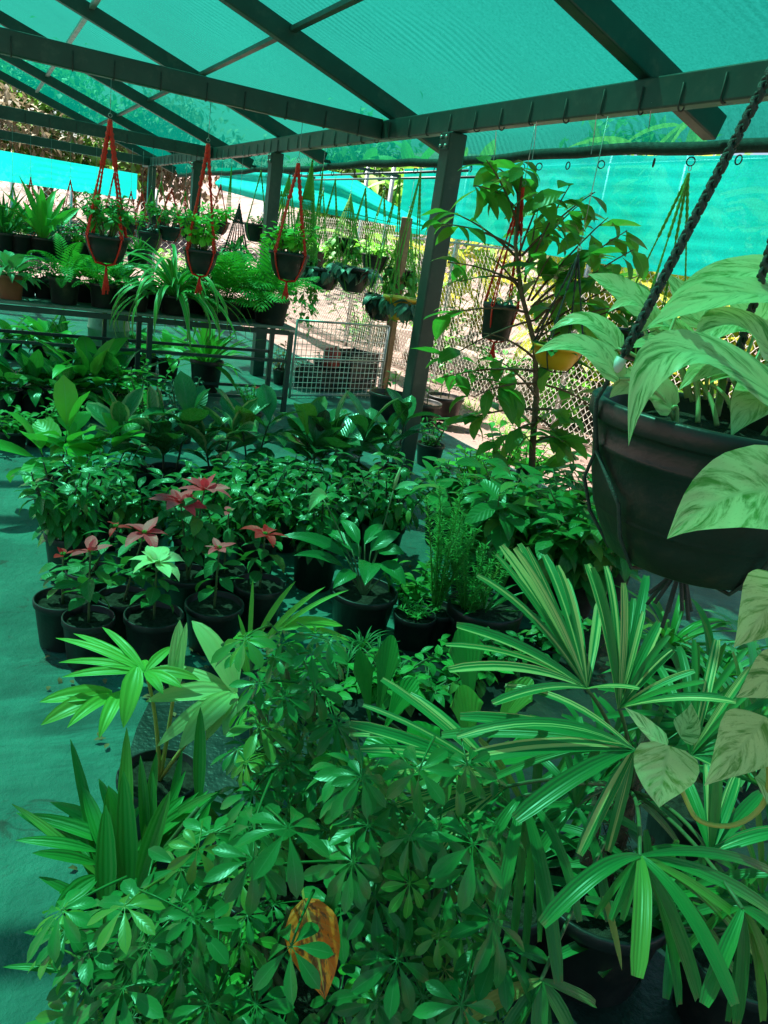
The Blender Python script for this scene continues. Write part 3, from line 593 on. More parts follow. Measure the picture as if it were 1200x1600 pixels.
def pinnate(mat, pairs, wl_, arch, lw, drop):
    mb = MB(); y = z = 0.0; n = pairs + 3; pts = [(0, 0, 0)]
    for i in range(1, n + 1):
        a = -0.2 + arch * (i / n) ** 1.2; y += math.cos(a) / n; z -= math.sin(a) / n; pts.append((0, y, z))
        if i > 3:
            k = (i - 3) / pairs; ll = wl_ * math.sin(PI * (0.12 + 0.84 * k)) ** 0.8
            for s in (-1, 1): blade(mb, lw, PR['palm'], 3, 1, drop, 0.25, L=ll, M=T(pts[-1]) @ RX(-a) @ RZ(-s * (1.15 - 0.55 * k)) @ RX(0.25))
    mb.tube(pts, 0.008, 0.003, n=4); return mb.mesh('frond', mat)
F_fern = [pinnate(L_fern, 16, 0.17, a, 0.016, 0.5) for a in (0.9, 1.3, 1.7)]
F_palm = [pinnate(L_fern, 11, 0.32, a, 0.022, 0.7) for a in (0.7, 1.1, 1.5)]
F_palmd = [pinnate(L_herb, 11, 0.3, a, 0.024, 0.7) for a in (0.7, 1.1, 1.5)]
def palmate(mat, n, seed, pet):
    q = random.Random(seed); mb = MB()
    mb.tube(curve_pts((0, -pet, -pet * 0.55), (0, 0, 0), (0, 0, 0.08 * pet), 4), 0.016, 0.010, n=4)
    for i in range(n):
        a = (i - (n - 1) / 2) * (5.7 / n) + q.uniform(-.1, .1)
        blade(mb, 0.066, with_petiole(PR['obov'], 0.12, 0.09), 7, 2, q.uniform(.35, .8), 0.22, 0.03, L=q.uniform(.42, .54) * (0.82 + 0.18 * math.cos(a)), M=RZ(a) @ RX(q.uniform(-.30, 0.05)) @ RY(q.uniform(-.25, .25)), twist=q.uniform(-.2, .2))
    return mb.mesh('leaf', mat)
S_schef = [palmate(L_schef, n, s, p) for n, s, p in ((7, 1, .6), (8, 2, .5), (9, 3, .6), (8, 4, .7), (7, 5, .4))]
S_schefy = [palmate(L_schefy, n, s, p) for n, s, p in ((7, 11, .4), (8, 12, .4))]

# ------------------------------------------------------------------ pots
_pc = {}
def pot_mesh(mat, shape):
    k = (mat.name, shape)
    if k not in _pc:
        if shape == 'bowl': pr = [(0.0, 0), (.42, 0), (.55, .02), (.74, .25), (.88, .55), (.95, .86), (1.02, .87), (1.04, .9), (1.04, .985), (1.0, 1.0), (.93, .985), (.9, .8), (.55, .72), (0, .72)]
        elif shape == 'bag': pr = [(0.0, 0), (.82, 0), (.93, .04), (1.0, .3), (.98, .6), (1.0, .85), (1.01, .97), (.97, 1.0), (.93, .96), (.93, .8), (.5, .78), (0, .78)]
        else: pr = [(0.0, 0.01), (.70, 0.01), (.74, 0), (.77, .03), (.935, .86), (.985, .865), (1.0, .88), (1.0, .985), (.985, 1.0), (.94, 1.0), (.925, .98), (.90, .8), (.5, .78), (0, .78)]
        _pc[k] = MB().lathe(pr, 32).mesh('pot', mat)
    return _pc[k]
def soil_mesh():
    if 'soil' not in _pc:
        q = random.Random(2); mb = MB(); vs_ = [(0, 0, 0.01)]; fs = []; n = 20
        for i in range(1, 6):
            for j in range(n):
                a = 2 * PI * j / n; vs_.append((i / 5 * math.cos(a), i / 5 * math.sin(a), q.uniform(-.05, .05) + (0.03 if i < 3 else 0)))
        fs = [(0, 1 + j, 1 + (j + 1) % n) for j in range(n)] + [(1 + i * n + j, 1 + (i + 1) * n + j, 1 + (i + 1) * n + (j + 1) % n, 1 + i * n + (j + 1) % n) for i in range(4) for j in range(n)]
        _pc['soil'] = mb.add(vs_, fs).mesh('soil', M_soil)
    return _pc['soil']
def add_pot(root, r_, h, mat=None, shape='pot'):
    mat = mat or M_black
    link('pot', pot_mesh(mat, shape), root, Matrix.Diagonal((r_, r_, h, 1)))
    link('soil', soil_mesh(), root, T(0, 0, h * 0.86) @ Matrix.Diagonal((r_ * .915, r_ * .915, h * 0.5 if h < .2 else .1, 1)))

# ------------------------------------------------------------------ plant kinds: f(root, soil z, height above soil, pot radius, rng, ...)
def stem_obj(root, pts, r0, r1, mat=None, name='stem'): return obj(name, MB().tube(pts, r0, r1, n=6), mat or M_greenstem, root, smooth=True)
def rosette(root, z, H, q, sets, n, L, el=(0.3, 1.35), r0=0.02, jit=0.2):
    for i in range(n):
        k = (i + 0.5) / n; az = i * 2.39996 + q.uniform(-.3, .3); e = el[1] + (el[0] - el[1]) * k + q.uniform(-jit, jit)
        put(root, q.choice(sets), (r0 * math.sin(az) * -k, r0 * math.cos(az) * k, z), az, e, L * q.uniform(.72, 1.08), q.uniform(-.3, .3), 'frond' if sets[0].name.startswith('frond') else 'leaf')
def k_bush(root, z, H, r_, q, sets=None, stems=3, per=14, L=0.1, spread=0.14, start=0.25, mat=None, el=(-0.2, 0.7), thick=0.006, drop=0.0):
    for s in range(stems):
        a = s * 2 * PI / stems + q.uniform(-.5, .5); rr = spread * q.uniform(.35, 1) if stems > 1 else spread * 0.2
        h = H * (q.uniform(.72, 1) if s else 1.0)
        base = Vector((0.25 * r_ * math.cos(a), 0.25 * r_ * math.sin(a), z - 0.01)); tip = Vector((rr * math.cos(a), rr * math.sin(a), z + h - L * 0.35))
        pts = curve_pts(base, tip, (rr * q.uniform(-.3, .3), rr * q.uniform(-.3, .3), h * 0.08), 7); stem_obj(root, pts, thick, thick * 0.45, mat)
        for i in range(per):
            t = start + (1 - start) * (i + 0.6) / per; k = t * 7; j = min(int(k), 6); p = pts[j].lerp(pts[j + 1], k - j)
            az = i * 2.39996 + s + q.uniform(-.35, .35)
            put(root, q.choice(sets), p, az, (el[0] + (el[1] - el[0]) * t ** 2 + q.uniform(-.3, .3)) - drop, L * q.uniform(.7, 1.12) * (1.05 - 0.3 * t), q.uniform(-.4, .4))
def k_coffee(root, z, H, r_, q, L=0.115, stems=4, per=20, spread=0.15): k_bush(root, z, H, r_, q, S_coffee, stems, per, L, spread, 0.12, M_darkstem, (-0.3, 0.5), 0.006, 0.1)
def k_poin(root, z, H, r_, q, bract=None, nb=7, lean=(0, 0), heads=1, L=0.075, nl=9, Lb=0.06):
    for hd in range(heads):
        a = hd * 2.2 + 0.4; off = Vector((lean[0] + (0.05 * math.cos(a) if heads > 1 else 0), lean[1] + (0.05 * math.sin(a) if heads > 1 else 0), 0))
        tip = Vector((off.x, off.y, z + H * (1 if hd == 0 else q.uniform(.82, .96)))); pts = curve_pts((0, 0, z - .01), tip, (0, 0, H * .06), 6); stem_obj(root, pts, 0.005, 0.003)
        for i in range(nl):
            t = 0.3 + 0.62 * (i + .5) / nl; p = pts[min(5, int(t * 6))].lerp(pts[min(6, int(t * 6) + 1)], t * 6 % 1)
            put(root, q.choice(S_poin), p, i * 2.4 + hd + q.uniform(-.3, .3), q.uniform(-.15, .45), L * q.uniform(.85, 1.25), q.uniform(-.3, .3))
        for i in range(nb):
            inner = i >= nb * 0.65
            put(root, q.choice(bract), tip, i * 2.39996 + q.uniform(-.2, .2), q.uniform(.7, 1.15) if inner else q.uniform(.15, .65), Lb * (q.uniform(.5, .75) if inner else q.uniform(.85, 1.2)), q.uniform(-.3, .3), 'bract')
        mb = MB()
        for i in range(5): mb.lathe([(0, 0), (.0035, .001), (.004, .005), (.0025, .009), (0, .01)], 6, (tip.x + .007 * math.cos(i * 1.26), tip.y + .007 * math.sin(i * 1.26), tip.z + .003))
        obj('flower_centre', mb, M_greencord, root, smooth=True)
def k_rubber(root, z, H, r_, q, sets=None, L=0.2, stems=2, per=6, spread=0.07): k_bush(root, z, H, r_, q, sets or S_rubber, stems, per, L, spread, 0.3, M_darkstem, (0.25, 1.25), 0.007)
def k_ros(root, z, H, r_, q, sets=None, n=14, el=(0.35, 1.4), Lf=1.0): rosette(root, z - 0.005, H, q, sets or S_aglao, int(n * 1.5) + 2, H * 1.3 * Lf, el, r_ * 0.3)
def k_trail(root, z, H, r_, q, mat=None, n=14, length=0.35, L=0.035, sets=None, up=True):
    for i in range(n):
        a = i * 2 * PI / n + q.uniform(-.2, .2); ln = length * q.uniform(.45, 1.1); e = Vector((math.cos(a), math.sin(a), 0)); mb = MB()
        pts = [e * r_ * 0.6 + Vector((0, 0, z)), e * r_ * 1.0 + Vector((0, 0, z + .05)), e * r_ * 1.2 + Vector((0, 0, z - .02))]
        steps = 8
        for s in range(1, steps + 1): pts.append(e * r_ * (1.2 + 0.05 * math.sin(s)) + Vector((q.uniform(-.02, .02), q.uniform(-.02, .02), z - .02 - ln * s / steps)))
        mb.tube(pts, 0.0025, n=4); o = obj('trailing_stem', mb, M_greenstem, root, smooth=True)
        for s in range(1, len(pts)):
            for w in (0, 1): put(o, q.choice(sets or S_herb), pts[s].lerp(pts[s - 1], w * 0.5), q.uniform(0, 6.3), q.uniform(-1.0, 0.1), L * q.uniform(.7, 1.2))
def k_needle(root, z, H, r_, q, stems=7, spread=0.12, ln=0.035, mat=None):
    for s in range(stems):
        a = s * 2.4; rr = spread * math.sqrt((s + .3) / stems); h = H * q.uniform(.6, 1) if s else H
        pts = curve_pts((0.01 * math.cos(a), 0.01 * math.sin(a), z), (rr * math.cos(a), rr * math.sin(a), z + h), (0, 0, h * .1), 8); mb = MB().tube(pts, 0.004, 0.0015, n=4)
        m = int(h / 0.011)
        for i in range(m):
            t = 0.15 + 0.85 * i / m; k = t * 8; j = min(7, int(k)); p = pts[j].lerp(pts[j + 1], k - j)
            for w in range(3): blade(mb, 0.0035, PR['strap'], 2, 1, 0.3, 0.2, L=ln * q.uniform(.7, 1.2) * (1.1 - .4 * t), M=T(p) @ RZ(i * 2.4 + w * 2.1) @ RX(q.uniform(.2, .9)))
        o = obj('branch', mb, mat or L_needle, root, smooth=True); o['kind'] = 'stuff'
def k_fern(root, z, H, r_, q, sets=None, n=14, el=(0.5, 1.35), Lf=1.55): rosette(root, z - .005, H, q, sets or F_fern, int(n * 1.3), H * Lf, el, r_ * .3)
def potted(name, label, loc, r_, h, fn, H, group=None, cat='potted plant', mat=None, shape='pot', seed=None, **kw):
    root = thing(name, label, cat, loc, group); q = random.Random(seed if seed is not None else int(loc[0] * 977 + loc[1] * 331))
    add_pot(root, r_, h, mat, shape); fn(root, h * 0.86, H - h * 0.86, r_, q, **kw); return root

# ------------------------------------------------------------------ hanging baskets
def cord_pts(a, b, n): return [Vector(a).lerp(Vector(b), i / n) for i in range(n + 1)]
def beaded(mb, a, b, r_, seg): 
    n = max(4, int((Vector(b) - Vector(a)).length / seg)); return mb.tube(cord_pts(a, b, n), [r_ * (1.0 if i % 2 else 0.6) for i in range(n + 1)], n=5)
def basket(name, label, loc, r_, h, apex, anchor, cord, fn, H, mat=None, shape='bowl', group=None, n=4, tassel=0.0, cr=0.006, seed=None, wire=True, **kw):
    """pot in a cord sling; loc is the pot base, apex the knot above it, anchor the hook it hangs from"""
    root = thing(name, label, 'hanging plant', loc, group); q = random.Random(seed if seed is not None else int(loc[0] * 711 + loc[1] * 523))
    add_pot(root, r_, h, mat, shape); o = Vector(loc); ap = Vector(apex) - o; an = Vector(anchor) - o
    for i in range(n):
        a = 2 * PI * i / n + 0.5; rim = Vector((math.cos(a) * r_ * 1.06, math.sin(a) * r_ * 1.06, h * 0.93)); mb = MB()
        mid = rim.lerp(ap, 0.62); sp = Vector((math.cos(a + 1.57), math.sin(a + 1.57), 0)) * 0.008
        beaded(mb, rim + sp, mid, cr * .8, 0.014); beaded(mb, rim - sp, mid, cr * .8, 0.014); beaded(mb, mid, ap, cr * 1.5, 0.018)
        mb.tube([rim, Vector((math.cos(a) * r_ * .9, math.sin(a) * r_ * .9, h * .5)), Vector((math.cos(a) * r_ * .56, math.sin(a) * r_ * .56, -0.004)), Vector((0, 0, -0.02))], cr * 0.7, n=5)
        obj('cord', mb, cord, root, smooth=True)
    mb = MB().tube([ap - Vector((0, 0, .05)), ap, ap + Vector((0, 0, .015))], cr * 1.9, cr * 1.3, n=6); obj('knot', mb, cord, root, smooth=True)
    if tassel:
        mb = MB()
        for i in range(9):
            a = i * 0.7; mb.tube([(0, 0, -0.015), (0.008 * math.cos(a), 0.008 * math.sin(a), -0.5 * tassel), (0.022 * math.cos(a), 0.022 * math.sin(a), -tassel * q.uniform(.8, 1.1))], cr * 0.6, n=4)
        obj('tassel', mb, cord, root, smooth=True)
    if wire:
        rg = [ap + Vector((0.012 * math.sin(a), 0, 0.025 + 0.012 - 0.012 * math.cos(a))) for a in [k * PI / 5 for k in range(11)]]
        obj('hanger_wire', MB().tube(rg, 0.002, n=4).tube([ap + Vector((0, 0, .048)), an], 0.002, n=4), M_galv, root, smooth=True)
    if fn is k_bush: kw['start'] = max(.38, kw.get('start', .25))
    fn(root, h * (0.95 if fn is k_bush else 0.84), H, r_, q, **kw); return root
# ================================================================== FOREGROUND
_pc[(M_blackold.name, 'deep')] = MB().lathe([(0, .02), (.55, .02), (.60, 0), (.66, .02), (.80, .22), (.845, .30), (.853, .305), (.853, .325), (.86, .33), (.92, .5), (.966, .7), (.975, .705), (.975, .73), (.972, .735), (.99, .82), (1.0, .86), (1.03, .865), (1.055, .885), (1.055, .985), (1.04, 1.0), (.98, 1.0), (.95, .97), (.92, .8), (.5, .74), (0, .74)], 64).mesh('pot', M_blackold)
# ---- pothos basket close on the right
PB = at_d(1133, 648, 0.90); R0, H0 = 0.146, 0.185; BASE = PB - Vector((0, 0, H0))
nb = thing('pothos_basket', 'close black hanging pot of marbled pothos on thick dark braided cords', 'hanging plant', BASE)
link('pot', _pc[(M_blackold.name, 'deep')], nb, Matrix.Diagonal((R0, R0, H0, 1))); link('soil', soil_mesh(), nb, T(0, 0, H0 * .86) @ Matrix.Diagonal((R0 * .93, R0 * .93, .1, 1)))
APX = Vector((0, 0, H0 + 0.56))
def braid(a, b, R, rs, turns):
    a = Vector(a); b = Vector(b); t = (b - a).normalized(); s = t.orthogonal().normalized(); u = t.cross(s); mb = MB(); n = int(turns * 12)
    for k in range(3):
        pts = []
        for i in range(n + 1):
            ph = 2 * PI * (i / 12.0) + k * 2 * PI / 3; pts.append(a.lerp(b, i / n) + s * math.cos(ph) * R + u * math.sin(2 * ph) * R * 0.5)
        mb.tube(pts, rs, n=6)
    return mb
vr = -ray(1133, 648); left = -RC[0]
for i in range(3):
    a = math.atan2(left.y, left.x) + 0.12 + i * 2 * PI / 3; e = Vector((math.cos(a), math.sin(a), 0)); rim = e * R0 * 1.07 + Vector((0, 0, H0 * .99)); kn = rim + (APX - rim) * 0.10
    mb = braid(kn, APX, 0.0072, 0.0027, 12); obj('cord', mb, M_darkcord, nb, smooth=True)
    obj('cord', MB().tube([kn, rim + e * .004, e * R0 * 1.075 + Vector((0, 0, H0 * .88)), e * R0 * 1.0 + Vector((0, 0, H0 * .68))], 0.003, n=6), M_darkcord, nb, smooth=True)
    for sg in (-1, 1):                                                      # net of cord gathered under the pot
        e2 = Vector((math.cos(a + sg * .39), math.sin(a + sg * .39), 0))
        obj('cord', MB().tube([e * R0 * 1.003 + Vector((0, 0, H0 * .68)), e2 * R0 * .955 + Vector((0, 0, H0 * .42)), e2 * R0 * .845 + Vector((0, 0, H0 * .2)), e2 * R0 * .62 + Vector((0, 0, -.004)), Vector((0, 0, -.012))], 0.0024, n=6), M_darkcord, nb, smooth=True)
    cl = kn.lerp(rim, 0.3); obj('clip', MB().tube([cl - (APX - rim).normalized() * .011, cl + (APX - rim).normalized() * .011], 0.0065, n=10), M_white, nb, smooth=True)
obj('cord', braid(APX, Vector((0.0, 0, 2.33 - BASE.z)), 0.006, 0.0036, 6), M_darkcord, nb, smooth=True)
q = random.Random(8)
for i in range(10):
    a = i * .63; ln = q.uniform(.05, .085)
    obj('tassel_strand', MB().tube([(0, 0, -.008), (0.012 * math.cos(a), .012 * math.sin(a), -.03), (.028 * math.cos(a), .028 * math.sin(a), -ln)], 0.0026, n=5), M_darkcord, nb, smooth=True)
def pleaf(a, bend, b, w, d0=0.9, d1=0.9, prof='heart', up=None, mat=L_marble, db=None, wave=.07):
    A_, B_ = at_d(*a, d0), at_d(*b, d1); C_ = at_d(*bend, db or (d0 + d1) / 2); C_ = C_ * 2 - (A_ + B_) / 2
    o = ribbon(nb, 'leaf', A_, B_, w, mat, prof, n=12, m=4, fold=.16, bend=C_, up=up, wave=wave)
    ctr = BASE + Vector((0, 0, H0 * .85)) + (A_ - PB).normalized() * .06
    if a[1] < 900: obj('petiole', MB().tube([p - BASE for p in curve_pts(ctr, A_, (0, 0, .03), 6)], .003, .0022, n=6), M_petiole, nb, smooth=True)
    return o
M_petiole = plain('pale petiole', (0.34, 0.48, 0.2), 0.45, (0.26, 0.4, 0.15), 20, bump=0.05)
pleaf((1230, 640), (1060, 548), (982, 697), .036, .84, .78, up=(-.3, -.5, 1))
pleaf((968, 592), (905, 540), (836, 553), .022, .86, .86)
pleaf((965, 545), (915, 500), (856, 519), .018, .92, .95)
pleaf((1015, 490), (965, 450), (918, 428), .027, 1.0, 1.02)
pleaf((1235, 470), (1130, 462), (1010, 512), .036, .95, .86)
pleaf((1250, 430), (1140, 430), (1030, 488), .034, 1.0, .95)
pleaf((1245, 770), (1140, 775), (1042, 842), .044, .72, .70, up=(-.55, -.6, .55))
pleaf((1050, 640), (1000, 600), (952, 622), .030, .88, .86, up=(-.2, -.6, .8))
pleaf((1250, 590), (1190, 620), (1142, 682), .036, .88, .80)
pleaf((1100, 560), (1050, 535), (975, 545), .026, .95, .90)
pleaf((1160, 600), (1120, 570), (1060, 610), .030, .92, .88)
pleaf((1100, 510), (1075, 470), (1040, 425), .028, 1.02, 1.05)
pleaf((1180, 520), (1165, 470), (1120, 420), .030, 1.0, 1.05)
pleaf((1210, 555), (1140, 505), (1080, 560), .034, .9, .86)
for k_ in range(16):
    x_ = 985 + (k_ * 53) % 215; y_ = 470 + (k_ * 37) % 150
    pleaf((x_ + 40, y_ + 45), (x_ + 8, y_ + 2), (x_ - 35, y_ + 18 - (k_ % 3) * 22), .017 + .004 * (k_ % 4), .93 + .03 * (k_ % 4), .92 + .05 * (k_ % 3))
for a_, b_ in (((1010, 625), (1005, 505)), ((1040, 640), (1030, 520)), ((1090, 660), (1075, 560)), ((1120, 665), (1085, 590)), ((1150, 660), (1110, 600)), ((1000, 620), (1060, 480))):
    obj('petiole', MB().tube([p - BASE for p in curve_pts(at_d(*a_, .90), at_d(*b_, .93), (.01, 0, .01), 6)], .0032, .0022, n=6), M_petiole, nb, smooth=True)
# trailing vine
vine = [at_d(x, y, dd) for x, y, dd in ((1230, 690, .78), (1245, 860, .74), (1235, 1050, .76), (1205, 1170, .80), (1196, 1250, .83), (1150, 1288, .84), (1095, 1283, .85), (1072, 1250, .86), (1052, 1195, .86))]
vp = []
for i in range(len(vine) - 1):
    for k in range(5):
        t = k / 5; p0, p1, p2, p3 = vine[max(i - 1, 0)], vine[i], vine[i + 1], vine[min(i + 2, len(vine) - 1)]
        vp.append(0.5 * ((2 * p1) + (p2 - p0) * t + (2 * p0 - 5 * p1 + 4 * p2 - p3) * t * t + (3 * p1 - p0 - 3 * p2 + p3) * t ** 3))
M_vine = plain('yellowish vine', (0.5, 0.42, 0.08), 0.45, (0.36, 0.38, 0.08), 25, bump=.05)
obj('vine', MB().tube([p - BASE for p in vp + [vine[-1]]], .0036, .0025, n=7), M_vine, nb, smooth=True)
fx = (-.5, -.7, .45)
pleaf((1045, 1165), (1035, 1215), (1030, 1262), .036, .85, .84, up=fx)
pleaf((1042, 1170), (1010, 1140), (975, 1104), .019, .87, .86, up=(.4, -.6, .6))
pleaf((1062, 1150), (1075, 1130), (1080, 1098), .018, .9, .92, up=fx)
pleaf((1196, 1120), (1160, 1165), (1100, 1228), .036, .80, .82, up=fx)
pleaf((1235, 905), (1200, 950), (1146, 1012), .036, .74, .76, up=fx)
pleaf((1240, 1030), (1200, 1060), (1150, 1090), .026, .78, .8, up=fx)
pleaf((1198, 1255), (1215, 1220), (1200, 1160), .030, .82, .84, up=fx)

# ---- variegated lady palm
def lp(a, dist): return at_d(a[0], a[1], dist)
RB = at_z(905, 1500); RB = Vector((RB.x, RB.y, 0))
rh = thing('lady_palm', 'large lady palm with cream striped fan leaves below the pothos basket', 'potted plant', RB)
add_pot(rh, 0.17, 0.24)
q = random.Random(21)
for k, (dx, dy, hh) in enumerate(((0, 0, .66), (.05, .03, .55), (-.05, .02, .5), (.02, -.05, .42))):
    obj('trunk', MB().tube([(dx * .6, dy * .6, .18), (dx, dy, hh * .6), (dx * 1.3, dy * 1.3, hh)], [.016, .02, .011], n=8), M_fibre, rh, smooth=True)
    mb = MB()
    for i in range(46):                                                     # loose fibre on the trunk
        z = q.uniform(.22, hh * .95); a = q.uniform(0, 6.3); p = Vector((dx * (z / hh) + .017 * math.cos(a), dy * (z / hh) + .017 * math.sin(a), z))
        mb.tube([p, p + Vector((.015 * math.cos(a), .015 * math.sin(a), .02)), p + Vector((.03 * math.cos(a), .03 * math.sin(a), q.uniform(-.03, .05)))], .0012, n=3)
    obj('fibre', mb, M_fibre, rh)['kind'] = 'stuff'
def fan(hub, dist, tips, w, mat, sag=.1, dsp=.0, pet=True, root=None, alt=None):
    root = root or rh; rb = root.matrix_basis.translation; hb = at_d(*hub, dist); fr = link('frond', None, root); tips = list(tips) + [((t1[0] + t2[0]) / 2 + q.uniform(-12, 12), (t1[1] + t2[1]) / 2 + q.uniform(-12, 12), q.uniform(-.05, .1), .75) for t1, t2 in zip(tips, tips[1:]) if math.hypot(t1[0] - t2[0], t1[1] - t2[1]) < 130]; fr.empty_display_size = .05
    if pet: obj('petiole', MB().tube([p - rb for p in curve_pts(rb + Vector((0, 0, .5 if root is rh else .25)), hb, (0, 0, .05), 8)], .0045, .0035, n=6), M_greenstem, fr, smooth=True)
    for i, tp in enumerate(tips):
        dd = dist + (tp[2] if len(tp) > 2 else q.uniform(-.1, .1)); mt = tp[4] if len(tp) > 4 else (alt if alt and i % 3 == 2 else mat)
        ribbon(fr, 'leaflet', hb, at_d(tp[0], tp[1], dd), w * 0.58 * q.uniform(.75, 1.2) * (tp[3] if len(tp) > 3 else 1), mt, 'finger', sag=sag * q.uniform(.6, 2.0), n=10, m=2, fold=.45)
    return fr
L1, L2 = L_rhapis, L_rhapisd
fan((917, 1076), 1.50, [(745, 900, .05), (783, 853, .12), (811, 850, .15), (850, 868, .16), (884, 905, .18), (713, 978, -.05), (701, 1048, -.12), (935, 945, .2), (999, 1077, -.1, .6), (770, 1100, -.2)], .0185, L1)
fan((967, 1107), 1.52, [(917, 882, .1), (946, 885, .12), (990, 935, .15), (1031, 972, .05), (1051, 1016, 0, 1.2), (1101, 1066, -.1, .8), (1150, 1098, -.1, .8), (1010, 900, .2)], .0165, L1, alt=L2)
fan((990, 1171), 1.32, [(719, 1121, 0), (727, 1188, -.05, 1.3), (806, 1281, -.1, 1.4), (789, 1072, .1, .7), (905, 1335, -.05), (690, 1150, .1), (950, 1330, 0, .9)], .0200, L1, sag=.13, alt=L2)
fan((792, 1229), 1.45, [(596, 1062, .1), (547, 1133, 0, 1.1), (562, 1172, -.05), (600, 1215, -.1), (650, 1290, -.1), (690, 1330, -.12, .8), (640, 1085, .12, .8)], .0190, L1, sag=.12)
fan((815, 1245), 1.38, [(762, 1502, -.12, 1.1), (872, 1535, -.12, 1.05), (720, 1420, -.05), (905, 1440, -.1, .7), (800, 1480, 0, .9)], .0190, L2, sag=.2)
fan((1000, 1338), 1.22, [(847, 1445, -.08), (995, 1527, -.15, 1.25), (1147, 1570, -.12, 1.15), (1200, 1520, 0, 1.1), (1215, 1435, .05, 1.1), (972, 1437, 0, .6), (930, 1432, .05, .6), (1090, 1560, .0), (1215, 1370, .1), (1060, 1570, .08)], .0200, L2, sag=.16)
fan((1110, 1332), 1.30, [(1215, 1300, 0, 1.1, L1), (1105, 1195, .1, 1.1, L1), (1150, 1215, .12, 1, L1), (1060, 1200, .12), (1190, 1240, .1)], .0185, L2, sag=.06)
fan((1080, 1180), 1.62, [(1180, 1040, .1), (1210, 1090, .05), (1120, 1000, .15), (1060, 1010, .18), (1215, 1150, 0), (1150, 1220, -.05), (1020, 1030, .2)], .018, L2, alt=L1, sag=.1)
fan((1160, 1420), 1.18, [(1100, 1570, -.05), (1150, 1600, 0), (1215, 1590, 0), (1060, 1500, .1), (1230, 1480, 0)], .018, L2, sag=.18)
fan((900, 1260), 1.55, [(800, 1400, -.05), (950, 1440, -.1), (1000, 1300, 0), (830, 1180, .1), (905, 1120, .15), (960, 1180, .12), (760, 1290, 0)], .018, L2, sag=.15)
fan((845, 1532), 1.25, [(728, 1592, 0, 1.5, L_brown), (725, 1512, .1, 1.2), (890, 1610, 0, 1.3), (840, 1620, -.02, 1.3), (790, 1615, -.02, 1.2), (930, 1570, .05, 1.2)], .0165, L2, sag=.04)
ribbon(rh, 'leaflet', at_d(944, 1400, 1.3), at_d(972, 1517, 1.24), .006, L_brown, 'strap', sag=.1)

q = random.Random(33)
UNDER = [('lady_palm', 'plain green lady palm filling the corner under the drooping fans', (1120, 1590), 1.75, [(1080, 1480), (1160, 1500), (1010, 1460), (1190, 1400), (1050, 1400)]), ('lady_palm', 'plain green lady palm behind the drooping striped fans', (760, 1480), 1.85, [(700, 1330), (790, 1370), (830, 1290), (740, 1420)]), ('lady_palm', 'plain green lady palm in shade under the tall umbrella plant', (420, 1480), 1.95, [(440, 1330), (520, 1300), (390, 1380), (560, 1380)]),
         ('lady_palm', 'plain green lady palm behind the striped one, under the basket tassel', (1060, 1330), 2.0, [(1000, 1190), (1080, 1130), (1160, 1160), (940, 1220), (1190, 1230)])]
for nm_, lb_, bp, dd_, hubs_ in UNDER:
    ub = at_z(*bp); rt_ = thing(nm_, lb_, 'potted plant', (ub.x, ub.y, 0)); add_pot(rt_, .13, .2)
    for hx, hy_ in hubs_:
        a0 = q.uniform(0, 6.3); hh_ = at_d(hx, hy_, dd_); k_ = 1200 / dd_
        fan((hx, hy_), dd_, [(hx + .27 * k_ * math.cos(a0 + j * .62) * q.uniform(.8, 1.1), hy_ + .24 * k_ * math.sin(a0 + j * .62) * q.uniform(.8, 1.1), q.uniform(-.15, .1)) for j in range(8)], .019, L_rhapisd if q.random() < .7 else L_lance, sag=.14, root=rt_)
# ---- ruffled fan palm with pleated wedge leaves
LB = at_z(700, 1330); lc = thing('fan_palm', 'fan palm with bright pleated wedge leaves behind the striped lady palm', 'potted plant', (LB.x, LB.y, 0)); add_pot(lc, .12, .18)
def wedge(a, b, w, dist, d1=None):
    ribbon(lc, 'leaf', at_d(*a, dist), at_d(*b, d1 or dist + .05), w, L_lic, 'wedge', sag=.1, n=9, m=8, fold=.3, wave=.05, pl=.09, rnd=.3)
    obj('petiole', MB().tube([p - Vector((LB.x, LB.y, 0)) for p in curve_pts((LB.x, LB.y, .16), at_d(*a, dist), (0, 0, .08), 7)], .004, n=6), M_greenstem, lc, smooth=True)
for a, b, w, dd in (((590, 1120), (612, 992), .036, 2.0), ((578, 1130), (560, 1015), .03, 2.02), ((600, 1140), (650, 1060), .04, 1.95), ((735, 1110), (722, 978), .052, 1.98), ((735, 1180), (722, 1070), .044, 1.9), ((640, 1190), (570, 1160), .05, 1.85),
                    ((630, 1200), (540, 1230), .055, 1.75), ((700, 1230), (640, 1130), .05, 1.8), ((770, 1150), (830, 1060), .04, 1.9), ((760, 1200), (850, 1170), .045, 1.8), ((560, 1260), (500, 1170), .045, 1.8), ((600, 1330), (480, 1330), .05, 1.7), ((545, 1420), (500, 1300), .04, 1.65)):
    wedge(a, b, w, dd)

